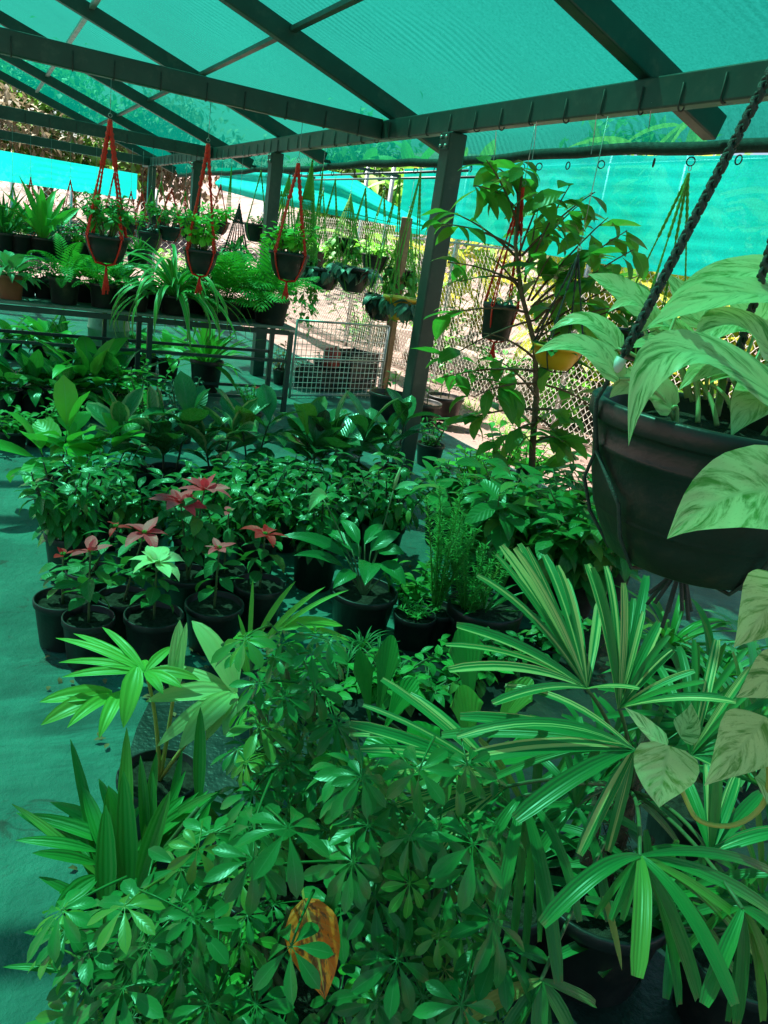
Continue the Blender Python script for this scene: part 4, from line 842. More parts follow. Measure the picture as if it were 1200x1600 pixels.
# ---- umbrella plants (schefflera)
def schef(name, label, base, stems, marks, vol, seed, L=.165):
    """stems: (px, py, dist) tops; marks: hubs read off the photograph; vol: boxes (px0, px1, py0, py1, d0, d1, count)"""
    rt = thing(name, label, 'potted plant', (base[0], base[1], 0), 'umbrella plants at the front'); q = random.Random(seed); add_pot(rt, .13, .2)
    o = Vector((base[0], base[1], 0)); axes = []
    for s in stems:
        tp = at_d(*s) - o; pts = curve_pts((q.uniform(-.03, .03), q.uniform(-.03, .03), .16), tp, (q.uniform(-.04, .04), q.uniform(-.04, .04), .05), 8); axes.append(pts); stem_obj(rt, pts, .009, .005, M_greenstem)
    hubs = [at_d(*m) - o for m in marks]
    for x0, x1, y0, y1, d0, d1, n in vol:
        tries = 0; got = 0
        while got < n and tries < n * 14:
            tries += 1; p = at_d(q.uniform(x0, x1), q.uniform(y0, y1), q.uniform(d0, d1)) - o
            pj = proj(p + o)
            if 395 < pj[0] < 575 and 1360 < pj[1] < 1615 and pj[2] < 1.4: continue
            if p.z < .12 or any((p - h).length < L * 0.42 for h in hubs): continue
            hubs.append(p); got += 1
    for i, p in enumerate(hubs):
        ax = min((a for pts in axes for a in pts), key=lambda a: (a - p).length + abs(a.z - p.z + .05)); out = p - ax; out.z = 0
        az = math.atan2(-out.x, out.y) + q.uniform(-.5, .5); tow = EYE - (p + o); azc = math.atan2(-tow.x, tow.y)
        if q.random() < .55: az = az + ((azc - az + PI) % (2 * PI) - PI) * .5
        put(rt, q.choice(S_schefy if i % 11 == 5 else S_schef), p, az, q.uniform(-.75, -.05), L * q.choice((.62, .8, .92, 1.0, 1.1, 1.2)) * q.uniform(.92, 1.08), q.uniform(-.35, .35))
    return rt
b1, b2, b3, b4 = at_z(470, 1420), at_z(640, 1560), at_z(250, 1640), at_z(420, 1640)
schef('umbrella_plant', 'tall umbrella plant behind the orange fallen leaf, rising towards the poinsettia pots', b1, [(440, 1010, 1.72), (490, 1080, 1.75), (400, 1100, 1.7)], [(400, 1065, 1.68), (457, 1095, 1.66), (440, 1010, 1.74), (520, 1120, 1.7), (470, 1160, 1.62), (385, 1190, 1.62)], [(370, 530, 990, 1330, 1.55, 1.85, 66)], 1, .155)
schef('umbrella_plant', 'umbrella plant with big glossy leaf whorls right of the orange fallen leaf', b2, [(620, 1210, 1.42), (690, 1280, 1.38), (560, 1260, 1.4)], [(550, 1265, 1.38), (615, 1255, 1.34), (685, 1295, 1.3), (735, 1352, 1.3), (685, 1460, 1.25), (640, 1380, 1.28), (585, 1400, 1.3), (720, 1570, 1.18), (620, 1500, 1.22)], [(530, 780, 1190, 1620, 1.22, 1.5, 84)], 2, .17)
schef('umbrella_plant', 'low umbrella plant spreading at the aisle edge in the corner', b3, [(220, 1420, 1.38), (130, 1500, 1.35), (260, 1500, 1.3)], [(220, 1422, 1.36), (190, 1460, 1.34), (197, 1505, 1.3), (130, 1530, 1.28), (90, 1480, 1.36), (250, 1580, 1.2), (150, 1590, 1.2)], [(95, 330, 1410, 1640, 1.18, 1.42, 54)], 3, .155)
schef('umbrella_plant', 'umbrella plant whose leaf whorls lie over the orange fallen leaf', b4, [(380, 1330, 1.45), (450, 1420, 1.4), (330, 1420, 1.4)], [(385, 1307, 1.45), (330, 1305, 1.48), (312, 1392, 1.4), (377, 1377, 1.4), (455, 1478, 1.17), (375, 1470, 1.3), (340, 1480, 1.3), (400, 1610, 1.2), (400, 1570, 1.22)], [(280, 450, 1290, 1640, 1.22, 1.5, 54), (450, 560, 1590, 1640, 1.15, 1.25, 6)], 4, .165)
fl = thing('fallen_leaf', 'big orange spotted dead leaf caught among the umbrella plants', 'leaf', at_d(475, 1405, 1.3))
ribbon(fl, 'leaf_blade', at_d(475, 1405, 1.3), at_d(508, 1562, 1.24), .046, L_orange, 'ovate', n=12, m=4, fold=.45, up=(-.35, -.75, .45), sag=.16, wave=.14)
obj('leaf_stalk', MB().tube([(0, 0, 0), at_d(472, 1385, 1.31) - at_d(475, 1405, 1.3)], .0022, n=5), M_vine, fl)

# ---- young palm with yellowed fan coloured as if sunlit, and lance leaved palm at the aisle edge
YB = at_z(245, 1290); yp = thing('young_palm', 'young palm with bright lime fronds and one pale yellowed frond', 'potted plant', (YB.x, YB.y, 0)); add_pot(yp, .11, .17)
yo = Vector((YB.x, YB.y, 0)); q = random.Random(4)
def yfan(hub, dist, tips, w, mat, prof='palm', sag=.14):
    fr = link('frond', None, yp); hb = at_d(*hub, dist)
    obj('petiole', MB().tube([p - yo for p in curve_pts(yo + Vector((0, 0, .15)), hb, (.01, 0, .06), 8)], .006, .004, n=6), M_vine, fr, smooth=True)
    for tp in tips:
        st = at_d(tp[4], tp[5], dist) if len(tp) > 5 else hb
        ribbon(fr, 'leaflet', st, at_d(tp[0], tp[1], dist + tp[2]), w * tp[3], mat, prof, sag=sag * q.uniform(.5, 1.5), n=8, m=2, fold=.3)
yfan((227, 1050), 1.95, [(87, 997, .05, .8), (115, 990, .08, .8), (92, 1035, 0, .8), (97, 1058, -.04, .9), (62, 1097, -.06, 1.5, 175, 1082), (64, 1133, -.1, 1.6, 172, 1085), (105, 1137, -.12, 1.1, 182, 1085), (155, 1153, -.12, 1.2, 190, 1080), (193, 1137, -.1, 1.6, 215, 1042), (160, 980, .1, .8), (222, 1032, .1, .8), (312, 1062, 0, 1.1), (285, 1075, -.05, 1), (255, 1085, -.08, .9), (270, 1010, .08, .9)], .0165, L_areca)
yfan((272, 1075), 1.98, [(281, 968, .05, 1.3), (292, 972, .05, .8)], .0165, L_sunpale, 'strap', .02)
yfan((368, 1083), 1.98, [(300, 970, .08, 1.7), (330, 985, .1, .8), (250, 1040, .05, 1), (228, 1096, -.05, 1.6), (246, 1166, -.12, 1.4), (280, 1171, -.14, 1.8), (322, 1157, -.1, 1.3), (375, 985, .1, .6), (350, 1150, -.1, 1)], .0185, L_sunpale)
# spear leaves rising through the tall umbrella plant
sp2 = thing('strap_palm', 'young palm whose narrow lime leaves rise through the tall umbrella plant', 'potted plant', (b1.x - .1, b1.y + .12, 0)); add_pot(sp2, .1, .16)
for i, (a, b, w) in enumerate((((388, 1030), (395, 905), .006), ((395, 1010), (462, 908), .008), ((405, 1010), (508, 917), .008), ((410, 1005), (545, 922), .007), ((430, 985), (535, 978), .020), ((470, 985), (546, 1002), .011), ((390, 1040), (372, 960), .006))):
    ribbon(sp2, 'leaf', at_d(*a, 1.9), at_d(*b, 1.95), w, L_areca, 'palm', sag=.16, n=9, m=2, fold=.3)
for k in range(3): stem_obj(sp2, [(k * .015, 0, .12), at_d(392 + k * 14, 1025, 1.9) - Vector((b1.x - .1, b1.y + .12, 0))], .005, .004)
NB = at_z(180, 1500); lpn = thing('lance_palm', 'spiky palm of long dark lance leaves leaning into the aisle', 'potted plant', (NB.x, NB.y, 0)); add_pot(lpn, .11, .16)
for a, b, w, d0, d1 in (((192, 1420), (198, 1137), .022, 1.62, 1.75), ((165, 1445), (165, 1258), .026, 1.55, 1.62), ((200, 1420), (193, 1205), .028, 1.6, 1.66), ((214, 1390), (266, 1236), .024, 1.6, 1.6), ((240, 1300), (340, 1238), .014, 1.7, 1.62), ((160, 1380), (110, 1155), .016, 1.62, 1.8),
                    ((155, 1370), (18, 1256), .013, 1.6, 1.66), ((150, 1330), (24, 1313), .016, 1.62, 1.6), ((150, 1350), (50, 1333), .016, 1.6, 1.55), ((152, 1370), (85, 1422), .024, 1.57, 1.5), ((150, 1390), (92, 1396), .018, 1.57, 1.52), ((120, 1465), (37, 1457), .012, 1.45, 1.42),
                    ((110, 1520), (4, 1511), .009, 1.36, 1.36), ((310, 1262), (313, 1105), .018, 1.75, 1.82), ((255, 1340), (285, 1170), .013, 1.7, 1.8), ((225, 1330), (245, 1175), .015, 1.68, 1.8), ((170, 1350), (130, 1230), .02, 1.62, 1.72), ((235, 1350), (310, 1300), .015, 1.6, 1.55), ((245, 1370), (330, 1350), .013, 1.6, 1.5), ((140, 1340), (70, 1290), .016, 1.62, 1.68), ((205, 1400), (290, 1205), .018, 1.65, 1.75), ((150, 1420), (60, 1370), .014, 1.55, 1.55)):
    ribbon(lpn, 'leaf', at_d(*a, d0), at_d(*b, d1), w * .85, L_lance, 'palm', sag=.08, n=9, m=2, fold=.4)
q = random.Random(6)
for k in range(26):
    a_ = (q.uniform(140, 260), q.uniform(1320, 1430)); an_ = q.uniform(-2.9, -.3); r__ = q.uniform(110, 210)
    ribbon(lpn, 'leaf', at_d(*a_, 1.66), at_d(a_[0] + r__ * math.cos(an_) * .9, a_[1] + r__ * math.sin(an_) * .9, 1.7 + q.uniform(-.05, .15)), q.uniform(.012, .02), L_lance, 'palm', sag=.1, n=8, m=2, fold=.4)
for a_ in ((192, 1420), (165, 1445), (214, 1390), (150, 1350), (250, 1330), (120, 1465), (310, 1262), (110, 1520)): stem_obj(lpn, curve_pts((0, 0, .13), at_d(*a_, 1.6) - Vector((NB.x, NB.y, 0)), (0, 0, .02), 5), .006, .005)
# ================================================================== POINSETTIAS
PG = 'poinsettias in black pots by the aisle'
def gp(px, py): p = at_z(px, py); return Vector((p.x, p.y, 0.004))
def ground_pot(name, label, px, pyb, pyt, wpx, h, fn, group=None, **kw):
    """pot whose base centre stands on the floor at (px, pyb), plant top at row pyt, rim wpx wide"""
    b = gp(px, pyb); return potted(name, label, b, wpx * dep(b + Vector((0, 0, h))) / 2400, h, fn, height(b, pyt), group, **kw)
def poin(label, px, pyb, pyt, w, br, nb_=7, lean=(0, 0), heads=1, Lb=.06, nl=9, L=.095): return ground_pot('poinsettia', label, px, pyb, pyt, w, .185, k_poin, PG, bract=br, nb=nb_, lean=lean, heads=heads, Lb=Lb * 1.5, nl=nl + 5, L=L * 1.15)
poin('poinsettia with two small red bracts, in the pot nearest the aisle', 97, 1005, 868, 86, S_red, 4, Lb=.035, L=.07)
poin('poinsettia with open pink and white star, in the front pot of the group', 137, 1036, 862, 80, S_pink, 6, Lb=.06, nl=12)
poin('poinsettia with a full pale green head', 237, 1030, 880, 92, S_cream, 12, Lb=.075, nl=12, L=.085)
poin('poinsettia with one small pink flower head, behind the pale yellowed frond', 330, 1010, 858, 92, S_pink, 8, Lb=.042, nl=6)
poin('poinsettia with broad red bracts in the pot nearest the peace lily', 400, 975, 836, 82, S_red, 8, Lb=.075, nl=8, heads=1)
poin('poinsettia with a wide pink star just behind the pale green one', 190, 1000, 838, 80, S_pink, 8, Lb=.07, lean=(.07, .02), nl=10)
poin('poinsettia with tiny red tip, half hidden in the back of the group', 140, 955, 825, 75, S_red, 4, Lb=.04, lean=(.09, 0), nl=8)
poin('tallest poinsettia with a large double pink head before the coffee bushes', 290, 960, 768, 78, S_pink, 12, Lb=.075, heads=2, nl=10)
poin('slender poinsettia with two pale pink petals beside the tall pink one', 345, 950, 800, 70, S_pink, 3, Lb=.035, nl=7)
# ================================================================== COFFEE BUSHES
CG = 'glossy coffee bushes in rows'
for i, (px, pyb, pyt, lb) in enumerate((
        (112, 905, 712, 'dense glossy coffee bush standing nearest the aisle'), (215, 895, 726, 'glossy coffee bush behind the wide pink poinsettia'), (305, 905, 738, 'glossy coffee bush right behind the tall pink poinsettia'),
        (392, 905, 722, 'glossy coffee bush behind the red poinsettia'), (488, 915, 735, 'glossy coffee bush behind the pale peace lily flower'), (590, 880, 706, 'glossy coffee bush at the foot of the big steel post'),
        (165, 852, 688, 'back row coffee bush beside the lime broad leaved plants'), (335, 850, 700, 'back row coffee bush in front of the dark rubber plants'), (440, 855, 702, 'back row coffee bush under the maroon leaf'), (545, 850, 694, 'back row coffee bush just left of the steel post'))):
    b = gp(px, pyb); potted('coffee_bush', lb, b, .115, .22, k_coffee, height(b, pyt), CG, seed=50 + i, stems=8, per=22, spread=.25, L=.125)
# ================================================================== BROAD LEAVED ROW
BG = 'broad leaved plants behind the coffee bushes'
for i, (px, pyb, pyt, lb, st, L, ns, per) in enumerate((
        (85, 800, 640, 'lime green broad leaved plant leaning into the aisle', S_bright, .24, 2, 7), (150, 800, 655, 'lime green paddle leaved plant second from the aisle', S_bright, .22, 2, 7),
        (205, 790, 628, 'dark rubber plant with narrow cream leaf margins', S_rubberv, .2, 2, 7), (262, 790, 612, 'tall dark rubber plant standing in front of the big rack pot', S_rubber, .24, 2, 7), (335, 795, 640, 'dark rubber plant with yellow edged leaves beside the rack leg', S_rubberv, .22, 2, 7),
        (390, 790, 622, 'upright rubber plant with pointed leaves under the rack end', S_rubber, .23, 2, 7), (480, 795, 640, 'rubber plant carrying one maroon brown leaf', S_rubber, .25, 3, 6), (545, 790, 640, 'rubber plant with long leaves pointing up beside the black tubs', S_rubber, .24, 2, 7), (605, 780, 618, 'bluish dark rubber plant touching the big steel post', S_rubber, .2, 2, 8))):
    b = gp(px, pyb); rt = potted('rubber_plant' if st is not S_bright else 'broad_leaf_plant', lb, b, .12, .22, k_rubber, height(b, pyt), BG, seed=70 + i, sets=st, L=L * 1.6, stems=ns, per=per + 2, spread=.12)
    if 'maroon' in lb: put(rt, S_maroon[0], (0.02, -.02, height(b, pyt) - .16), 2.9, 1.25, .2); put(rt, S_maroon[2], (0, 0, height(b, pyt) - .25), 1.0, .9, .2)
# ================================================================== PEACE LILY
b = gp(560, 985); pl = thing('peace_lily', 'peace lily with one pale green hooded flower in a wide black pot', 'potted plant', b); add_pot(pl, .145, .19)
dl = dep(b); ctr = at_d(575, 905, dl)
for tx, ty, w, dd, a in ((437, 838, .034, 0, (540, 870)), (458, 868, .026, -.1, (535, 885)), (570, 915, .05, -.22, (580, 880)), (625, 833, .04, .05, (580, 860)), (632, 866, .036, -.02, (590, 862)), (634, 915, .04, -.08, (595, 880)), (532, 812, .03, .1, (560, 850)), (520, 920, .034, -.1, (555, 895)), (600, 820, .03, .12, (570, 850)), (540, 850, .03, .1, (560, 870)), (610, 935, .03, .1, (600, 900)), (500, 830, .03, .15, (550, 860))):
    st = at_d(*a, dl - .05); ribbon(pl, 'leaf', st, at_d(tx, ty, dl + dd - .05), w, L_lily, 'ovate', sag=.22, n=10, m=2, fold=.25)
    stem_obj(pl, curve_pts((0, 0, .15), st - b, (0, 0, .02), 5), .004, .003)
L_spathe = leaf_mat('pale spathe', (0.34, 0.62, 0.25), (0.28, 0.56, 0.2), (0.45, 0.7, 0.35), 0.4, 0.35, style='bract')
stem_obj(pl, curve_pts((0, 0, .15), at_d(505, 780, dl) - b, (0, 0, .06), 8), .004, .003)
ribbon(pl, 'spathe', at_d(512, 778, dl), at_d(482, 800, dl - .1), .034, L_spathe, 'ovate', sag=.55, n=9, m=3, fold=.5)
stem_obj(pl, curve_pts((0, 0, .15), at_d(615, 765, dl + .05) - b, (0, 0, .0), 8), .004, .003)
ribbon(pl, 'spathe', at_d(615, 765, dl + .05), at_d(655, 758, dl), .02, L_silver, 'ovate', sag=.2, n=8, m=2, fold=.3)
obj('spadix', MB().tube([at_d(615, 765, dl + .05) - b, at_d(620, 748, dl + .05) - b, at_d(626, 730, dl + .05) - b], [.006, .009, .004], n=8), M_petiole, pl, smooth=True)
# ================================================================== SMALL PLANTS IN THE MIDDLE
for i, (px, py, lb) in enumerate(((535, 1072, 'dark spiky grass clump nearest the tall umbrella plant'), (585, 1065, 'dark spiky grass clump in front of the peace lily pot'), (560, 1045, 'dark spiky grass clump tucked behind two others'), (610, 1085, 'dark spiky grass clump beside the pleated fan leaves'))):
    b = gp(px, py); rt = thing('mondo_grass', lb, 'potted plant', b, 'mondo grass clumps'); add_pot(rt, .06, .09); q = random.Random(i); rosette(rt, .075, .2, q, S_grass, 46, .14, (0.5, 1.5), .03, .3)
for i, (px, pyb, pyt, lb, sp, ns) in enumerate(((672, 1000, 742, 'tall feathery needle leaved plant right of the peace lily', .14, 12), (720, 1010, 850, 'lower feathery needle plant beside the tall one', .16, 11), (640, 1010, 940, 'small sprawling needle plant at the peace lily pot', .14, 9), (760, 900, 770, 'lighter feathery plant rising out of the leafy shrub', .08, 7))):
    b = gp(px, pyb); potted('needle_plant', lb, b, .09, .15, k_needle, height(b, pyt), 'feathery needle plants', seed=i, stems=ns, spread=sp, ln=.042)
b = gp(745, 1010); gb = potted('grow_bag', 'squat dark grow bag under the leafy shrub', b, .16, .2, k_ros, .34, cat='potted plant', mat=M_blackold, shape='bag', sets=S_swordd, n=10)
for i, (px, pyb, pyt, lb, st) in enumerate(((610, 1120, 1030, 'low dark herb in front of the grass clumps', S_herb), (665, 1110, 1035, 'low green herb under the feathery plants', S_bush), (720, 1090, 1010, 'leafy low pot between the pleated fan leaves', S_herb), (780, 1060, 985, 'low leafy pot under the striped fan', S_bush), (500, 1110, 1040, 'low herb just right of the tall umbrella plant', S_herb), (850, 1040, 950, 'low leafy pot between shrub and striped fan', S_bush), (640, 960, 880, 'small leafy pot right of the peace lily pot', S_herb))):
    ground_pot('low_pot_plant', lb, px, pyb, pyt, 50, .1, k_bush, 'low pots in the middle', sets=st, stems=8, per=10, L=.085, spread=.16, start=.1, el=(-.3, .7))
# ---- leafy shrubs right of the middle
SG = 'leafy shrubs beside the tree'
for i, (px, pyb, pyt, lb, L, ns, per, sp) in enumerate(((735, 930, 745, 'broad leaved shrub behind the feathery plants', .15, 5, 15, .24), (815, 950, 735, 'large leafy shrub in front of the slim tree trunk', .16, 6, 16, .28), (885, 960, 760, 'spreading leafy shrub left of the pothos basket', .15, 6, 15, .26),
                                                      (940, 930, 800, 'low leafy shrub under the pothos basket', .13, 5, 12, .24), (690, 850, 735, 'young shrub at the foot of the steel post', .11, 3, 11, .12), (900, 860, 735, 'leafy shrub behind the spreading one, near the tree foot', .14, 5, 12, .24), (780, 880, 740, 'leafy shrub pressed between two larger ones before the tree', .14, 5, 12, .22))):
    b = gp(px, pyb); potted('leafy_shrub', lb, b, .13, .22, k_bush, height(b, pyt - 28), SG, seed=90 + i, sets=S_bush, stems=ns + 4, per=per + 3, L=L * 1.4, spread=sp * 1.3, start=.12, mat=M_darkstem, el=(-.35, .4), thick=.006)
for i, (px, pyb, pyt, lb, w) in enumerate(((775, 765, 655, 'lime green round leaved herb left of the tree trunk', 55), (822, 760, 685, 'short lime green herb at the tree trunk', 45), (735, 780, 690, 'lime leaved herb beside the steel post', 45))):
    ground_pot('lime_herb', lb, px, pyb, pyt, w, .14, k_bush, 'lime green herbs', sets=S_lime, stems=9, per=10, L=.11, spread=.2, start=.2, el=(0, .8))
ground_pot('round_herb', 'small black pot with dense bushy herb right behind the steel post', 668, 726, 652, 45, .17, k_bush, sets=S_herb, stems=9, per=12, L=.06, spread=.11, start=.1, el=(.2, 1.0))
for i, (px, py, lb) in enumerate(((920, 830, 'pale grassy spider plant behind the pothos basket'), (985, 860, 'second grassy spider plant almost hidden by the pothos basket'))):
    b = gp(px, py); rt = thing('grassy_plant', lb, 'potted plant', b); add_pot(rt, .08, .12); rosette(rt, .1, .3, random.Random(i), S_spider, 40, .3, (0.5, 1.5), .04)
for i, (px, py, lb) in enumerate(((1090, 1130, 'blue green strap leaved plant under the pothos tassel'), (1190, 1120, 'strap leaved plant at the picture edge under the basket'), (1030, 1060, 'strap leaved plant at the edge of the pale slab'), (1150, 1200, 'strap leaved plant behind the trailing pothos vine'))):
    b = gp(px, py); rt = thing('strap_plant', lb, 'potted plant', b, 'strap leaved plants under the basket'); add_pot(rt, .1, .16); rosette(rt, .14, .4, random.Random(40 + i), leafset('leaf', L_silver if i % 2 else L_lance, .04, 'strap', 8, 1, (0.9, 1.4, 1.9), .4, 0), 30, .42, (0.35, 1.4), .05)
# ================================================================== TREE UNDER THE EAVE
tb_ = Vector((3.28, 3.85, 0)); tr = thing('young_tree', 'slim young tree with large oval leaves beside the big steel post', 'tree', tb_)
q = random.Random(12); dt = dep(tb_)
trunk = [Vector((0, 0, 0))] + [at_d(px, py, dd) - tb_ for px, py, dd in ((832, 700, 4.45), (838, 620, 4.42), (836, 540, 4.4), (815, 460, 4.38), (805, 380, 4.36), (812, 300, 4.34))]
obj('trunk', MB().tube(trunk, .022, .009, n=8), M_bark, tr, smooth=True)
brs = [((836, 540), (900, 430)), ((815, 460), (760, 400)), ((805, 400), (700, 330)), ((812, 360), (760, 250)), ((810, 330), (800, 255)), ((820, 430), (890, 290)), ((836, 520), (930, 380)), ((838, 600), (930, 640)), ((838, 620), (770, 560)), ((835, 560), (750, 520)), ((838, 640), (720, 660)), ((830, 480), (960, 430)), ((838, 650), (900, 720)), ((815, 440), (720, 440)), ((810, 400), (850, 300)), ((836, 500), (700, 560)), ((825, 470), (860, 400)), ((838, 580), (890, 560)), ((838, 690), (880, 690)), ((808, 390), (690, 350)), ((810, 330), (740, 290)), ((812, 310), (775, 262)), ((812, 300), (815, 262)), ((815, 420), (905, 320)), ((830, 470), (950, 340)), ((836, 500), (990, 390)), ((820, 450), (700, 410)), ((830, 490), (700, 490)), ((838, 580), (690, 590)), ((838, 600), (740, 620)), ((836, 530), (960, 480)), ((838, 640), (900, 660)), ((820, 440), (840, 330)), ((838, 660), (770, 700)), ((836, 520), (1000, 430)), ((830, 480), (980, 360)), ((815, 400), (930, 300)), ((838, 560), (960, 540)), ((836, 540), (1010, 470))]
nlv = 0
for bi, (a, e) in enumerate(brs):
    A_ = at_d(*a, 4.4) - tb_; E_ = at_d(*e, 4.4 + q.uniform(-.35, .25)) - tb_; pts = curve_pts(A_, E_, (0, 0, .06), 6); obj('branch', MB().tube(pts, .008, .003, n=6), M_bark, tr, smooth=True)
    n = int(5 + (E_ - A_).length * 11)
    for i in range(n):
        t = .3 + .7 * (i + .8) / n; k = t * 6; j = min(5, int(k)); p = pts[j].lerp(pts[j + 1], min(1, k - j)); nlv += 1
        pq = proj(p + tb_)
        if 735 < pq[0] < 835 and 300 < pq[1] < 565 and pq[2] < 4.55: continue
        put(tr, q.choice(S_tree), p, q.uniform(0, 6.3), q.uniform(-.5, .45), q.uniform(.15, .25), q.uniform(-.5, .5))
# ================================================================== TUBS AND THINGS BY THE WIRE PANEL
def tub_plants(root, z, H, r_, q): k_bush(root, z, H, r_, q, S_bush, 2, 6, .11, .06, .4)
ground_pot('black_tub', 'wide black tub with a small seedling left of the steel post', 604, 652, 575, 66, .24, tub_plants, 'black tubs by the post')
ground_pot('black_tub', 'black tub with pale sprouts just behind the steel post', 655, 662, 580, 62, .22, tub_plants, 'black tubs by the post', seed=3)
ground_pot('black_tub', 'third black tub with a leafy plant right of the steel post', 690, 655, 540, 60, .24, tub_plants, 'black tubs by the post', seed=6)
L_croton = leaf_mat('croton leaf', (0.5, 0.1, 0.06), (0.45, 0.32, 0.08), (0.6, 0.4, 0.2), .4, .25, style='bract'); S_croton = leafset('leaf', L_croton, .2, 'ovate', 4, 1, (.4, .9), .2, .05)
for px, pyb, pyt, lb in ((437, 600, 528, 'red leaved croton behind the rack end'), (500, 585, 545, 'pinkish croton behind the wire panel'), (470, 600, 556, 'small red croton between rack and wire panel')):
    ground_pot('croton', lb, px, pyb, pyt, 26, .16, k_bush, 'crotons behind the rack', sets=S_croton, stems=4, per=10, L=.09, spread=.13, start=.2)
def crate(label, px, py, w, d_, h, mat, rz):
    b = gp(px, py); rt = thing('plastic_crate', label, 'crate', b, 'crates behind the wire panel', rz)
    for sx in (-1, 1):
        for k in range(4): obj('side_slat', MB().box((sx * w / 2, 0, h * (k + .5) / 4), (.008, d_ / 2 - .01, h / 10)), mat, rt); obj('end_slat', MB().box((0, sx * d_ / 2, h * (k + .5) / 4), (w / 2 - .01, .008, h / 10)), mat, rt)
        for sy in (-1, 1): obj('corner_post', MB().box((sx * w / 2, sy * d_ / 2, h / 2), (.014, .014, h / 2)), mat, rt)
    obj('bottom_board', MB().box((0, 0, .008), (w / 2 - .015, d_ / 2 - .015, .006)), mat, rt)
M_redp = plain('red plastic', (.55, .05, .04), .45)
crate('black slatted crate behind the wire panel', 545, 606, .5, .35, .42, M_black, .5); crate('low black crate in front of the black tubs behind the wire panel', 505, 608, .4, .3, .24, M_black, .2)
rd = obj('watering_can', MB().lathe([(0, 0), (.09, 0), (.1, .03), (.095, .17), (.06, .2), (.055, .2), (.085, .16), (.085, .02), (0, .02)], 20).tube([(.09, 0, .04), (.17, 0, .12), (.22, 0, .2)], .018, .012, n=8).tube([(-.09, 0, .16), (-.16, 0, .17), (-.16, 0, .06), (-.095, 0, .05)], .01, n=6), M_redp, smooth=True, M=T(gp(512, 608) + Vector((0, 0, .245))) @ RZ(1)); tag(rd, 'small red watering can on the low black crate', 'watering can')
# ================================================================== GROUND PLANTS LEFT, IN FRONT OF THE RACK
LG = 'plants on the floor before the rack'
for i, (px, pyb, pyt, w, lb, st, n) in enumerate(((12, 650, 552, 46, 'broad leaved potted plant at the picture edge in front of the rack', S_aglaog, 13), (55, 650, 548, 50, 'dark green leafy pot plant, second from the picture edge before the rack', S_aglaog, 15), (95, 655, 560, 44, 'leafy pot plant with thin bare stem visible before the rack', S_aglao, 13), (140, 648, 520, 50, 'tall bright leaved pot plant before the rack under the pale drum', S_aglaob, 16), (180, 650, 545, 46, 'dark broad leaved pot plant beside the fine leaved shrub', S_aglaog, 14), (120, 640, 540, 40, 'pale splashed pot plant behind the bright leaved one', S_aglao, 13))):
    ground_pot('leafy_pot_plant', lb, px, pyb, pyt, w, .2, k_ros, LG, sets=st, n=n)
for i, (px, pyb, pyt, lb) in enumerate(((18, 700, 640, 'low leafy ground herb at the aisle edge of the picture'), (62, 695, 630, 'low grey leaved herb before the row of floor pots'), (105, 690, 622, 'low herb between the floor pots and the lime plants'))):
    ground_pot('low_herb', lb, px, pyb, pyt, 50, .12, k_bush, 'low herbs by the aisle', sets=S_herb, stems=8, per=11, L=.085, spread=.2, start=.1, el=(-.1, .6))
for i, (px, pyb, pyt, lb, st) in enumerate(((225, 690, 575, 'fine leaved shrub left of the big rack pot', S_herb), (280, 690, 585, 'fine leaved shrub in front of the big rack pot', S_silver), (200, 660, 560, 'small leaved shrub below the pale drum', S_herb))):
    ground_pot('fine_leaved_shrub', lb, px, pyb, pyt, 46, .18, k_bush, 'fine leaved shrubs before the rack', sets=S_herb if st is S_herb else S_greyp, stems=7, per=14, L=.07, spread=.2, start=.15, mat=M_darkstem)
rt = ground_pot('flowering_pot', 'feathery pot plant with a small red flower at the rack leg', 388, 672, 600, 40, .15, k_needle, stems=16, spread=.17, ln=.04)
for i in range(5): put(rt, S_red[i % 3], (0.02, -.06, .36), i * 1.26, .3, .035, 0, 'petal')
# ================================================================== UNDER AND BEHIND THE RACK
ground_pot('dracaena', 'big black pot of bright sword leaves under the rack', 320, 612, 508, 52, .31, k_ros, sets=S_sword, n=26, el=(.3, 1.45), Lf=1.25)
d0 = gp(168, 570); dm = thing('plastic_drum', 'pale green ribbed drum standing under the rack', 'drum', d0); hd = height(d0, 484)
obj('drum_body', MB().lathe([(0, 0), (.19, 0), (.2, .02), (.2, hd * .3), (.207, hd * .32), (.207, hd * .35), (.2, hd * .37), (.2, hd * .63), (.207, hd * .65), (.207, hd * .68), (.2, hd * .7), (.2, hd * .97), (.19, hd), (0, hd)], 32), M_drum, dm, smooth=True)
UG = 'pots on the floor under the rack'
for i, (px, pyb, pyt, w, lb, st, n) in enumerate(((18, 560, 485, 34, 'small pot plant under the rack at the picture edge', S_aglaog, 11), (70, 565, 478, 40, 'bright rosette pot plant under the rack left of the drum', S_aglaob, 16), (98, 572, 500, 36, 'splashed pot plant under the rack beside the drum', S_aglao, 12), (228, 585, 520, 36, 'small pale leaved pot plant under the rack right of the drum', S_aglao, 12), (262, 590, 515, 34, 'lime leaved pot plant under the rack, middle', S_aglaob, 12), (212, 575, 505, 30, 'dark pot plant close against the drum', S_aglaog, 12))):
    ground_pot('rack_floor_plant', lb, px, pyb, pyt, w, .18, k_ros, UG, sets=st, n=n)
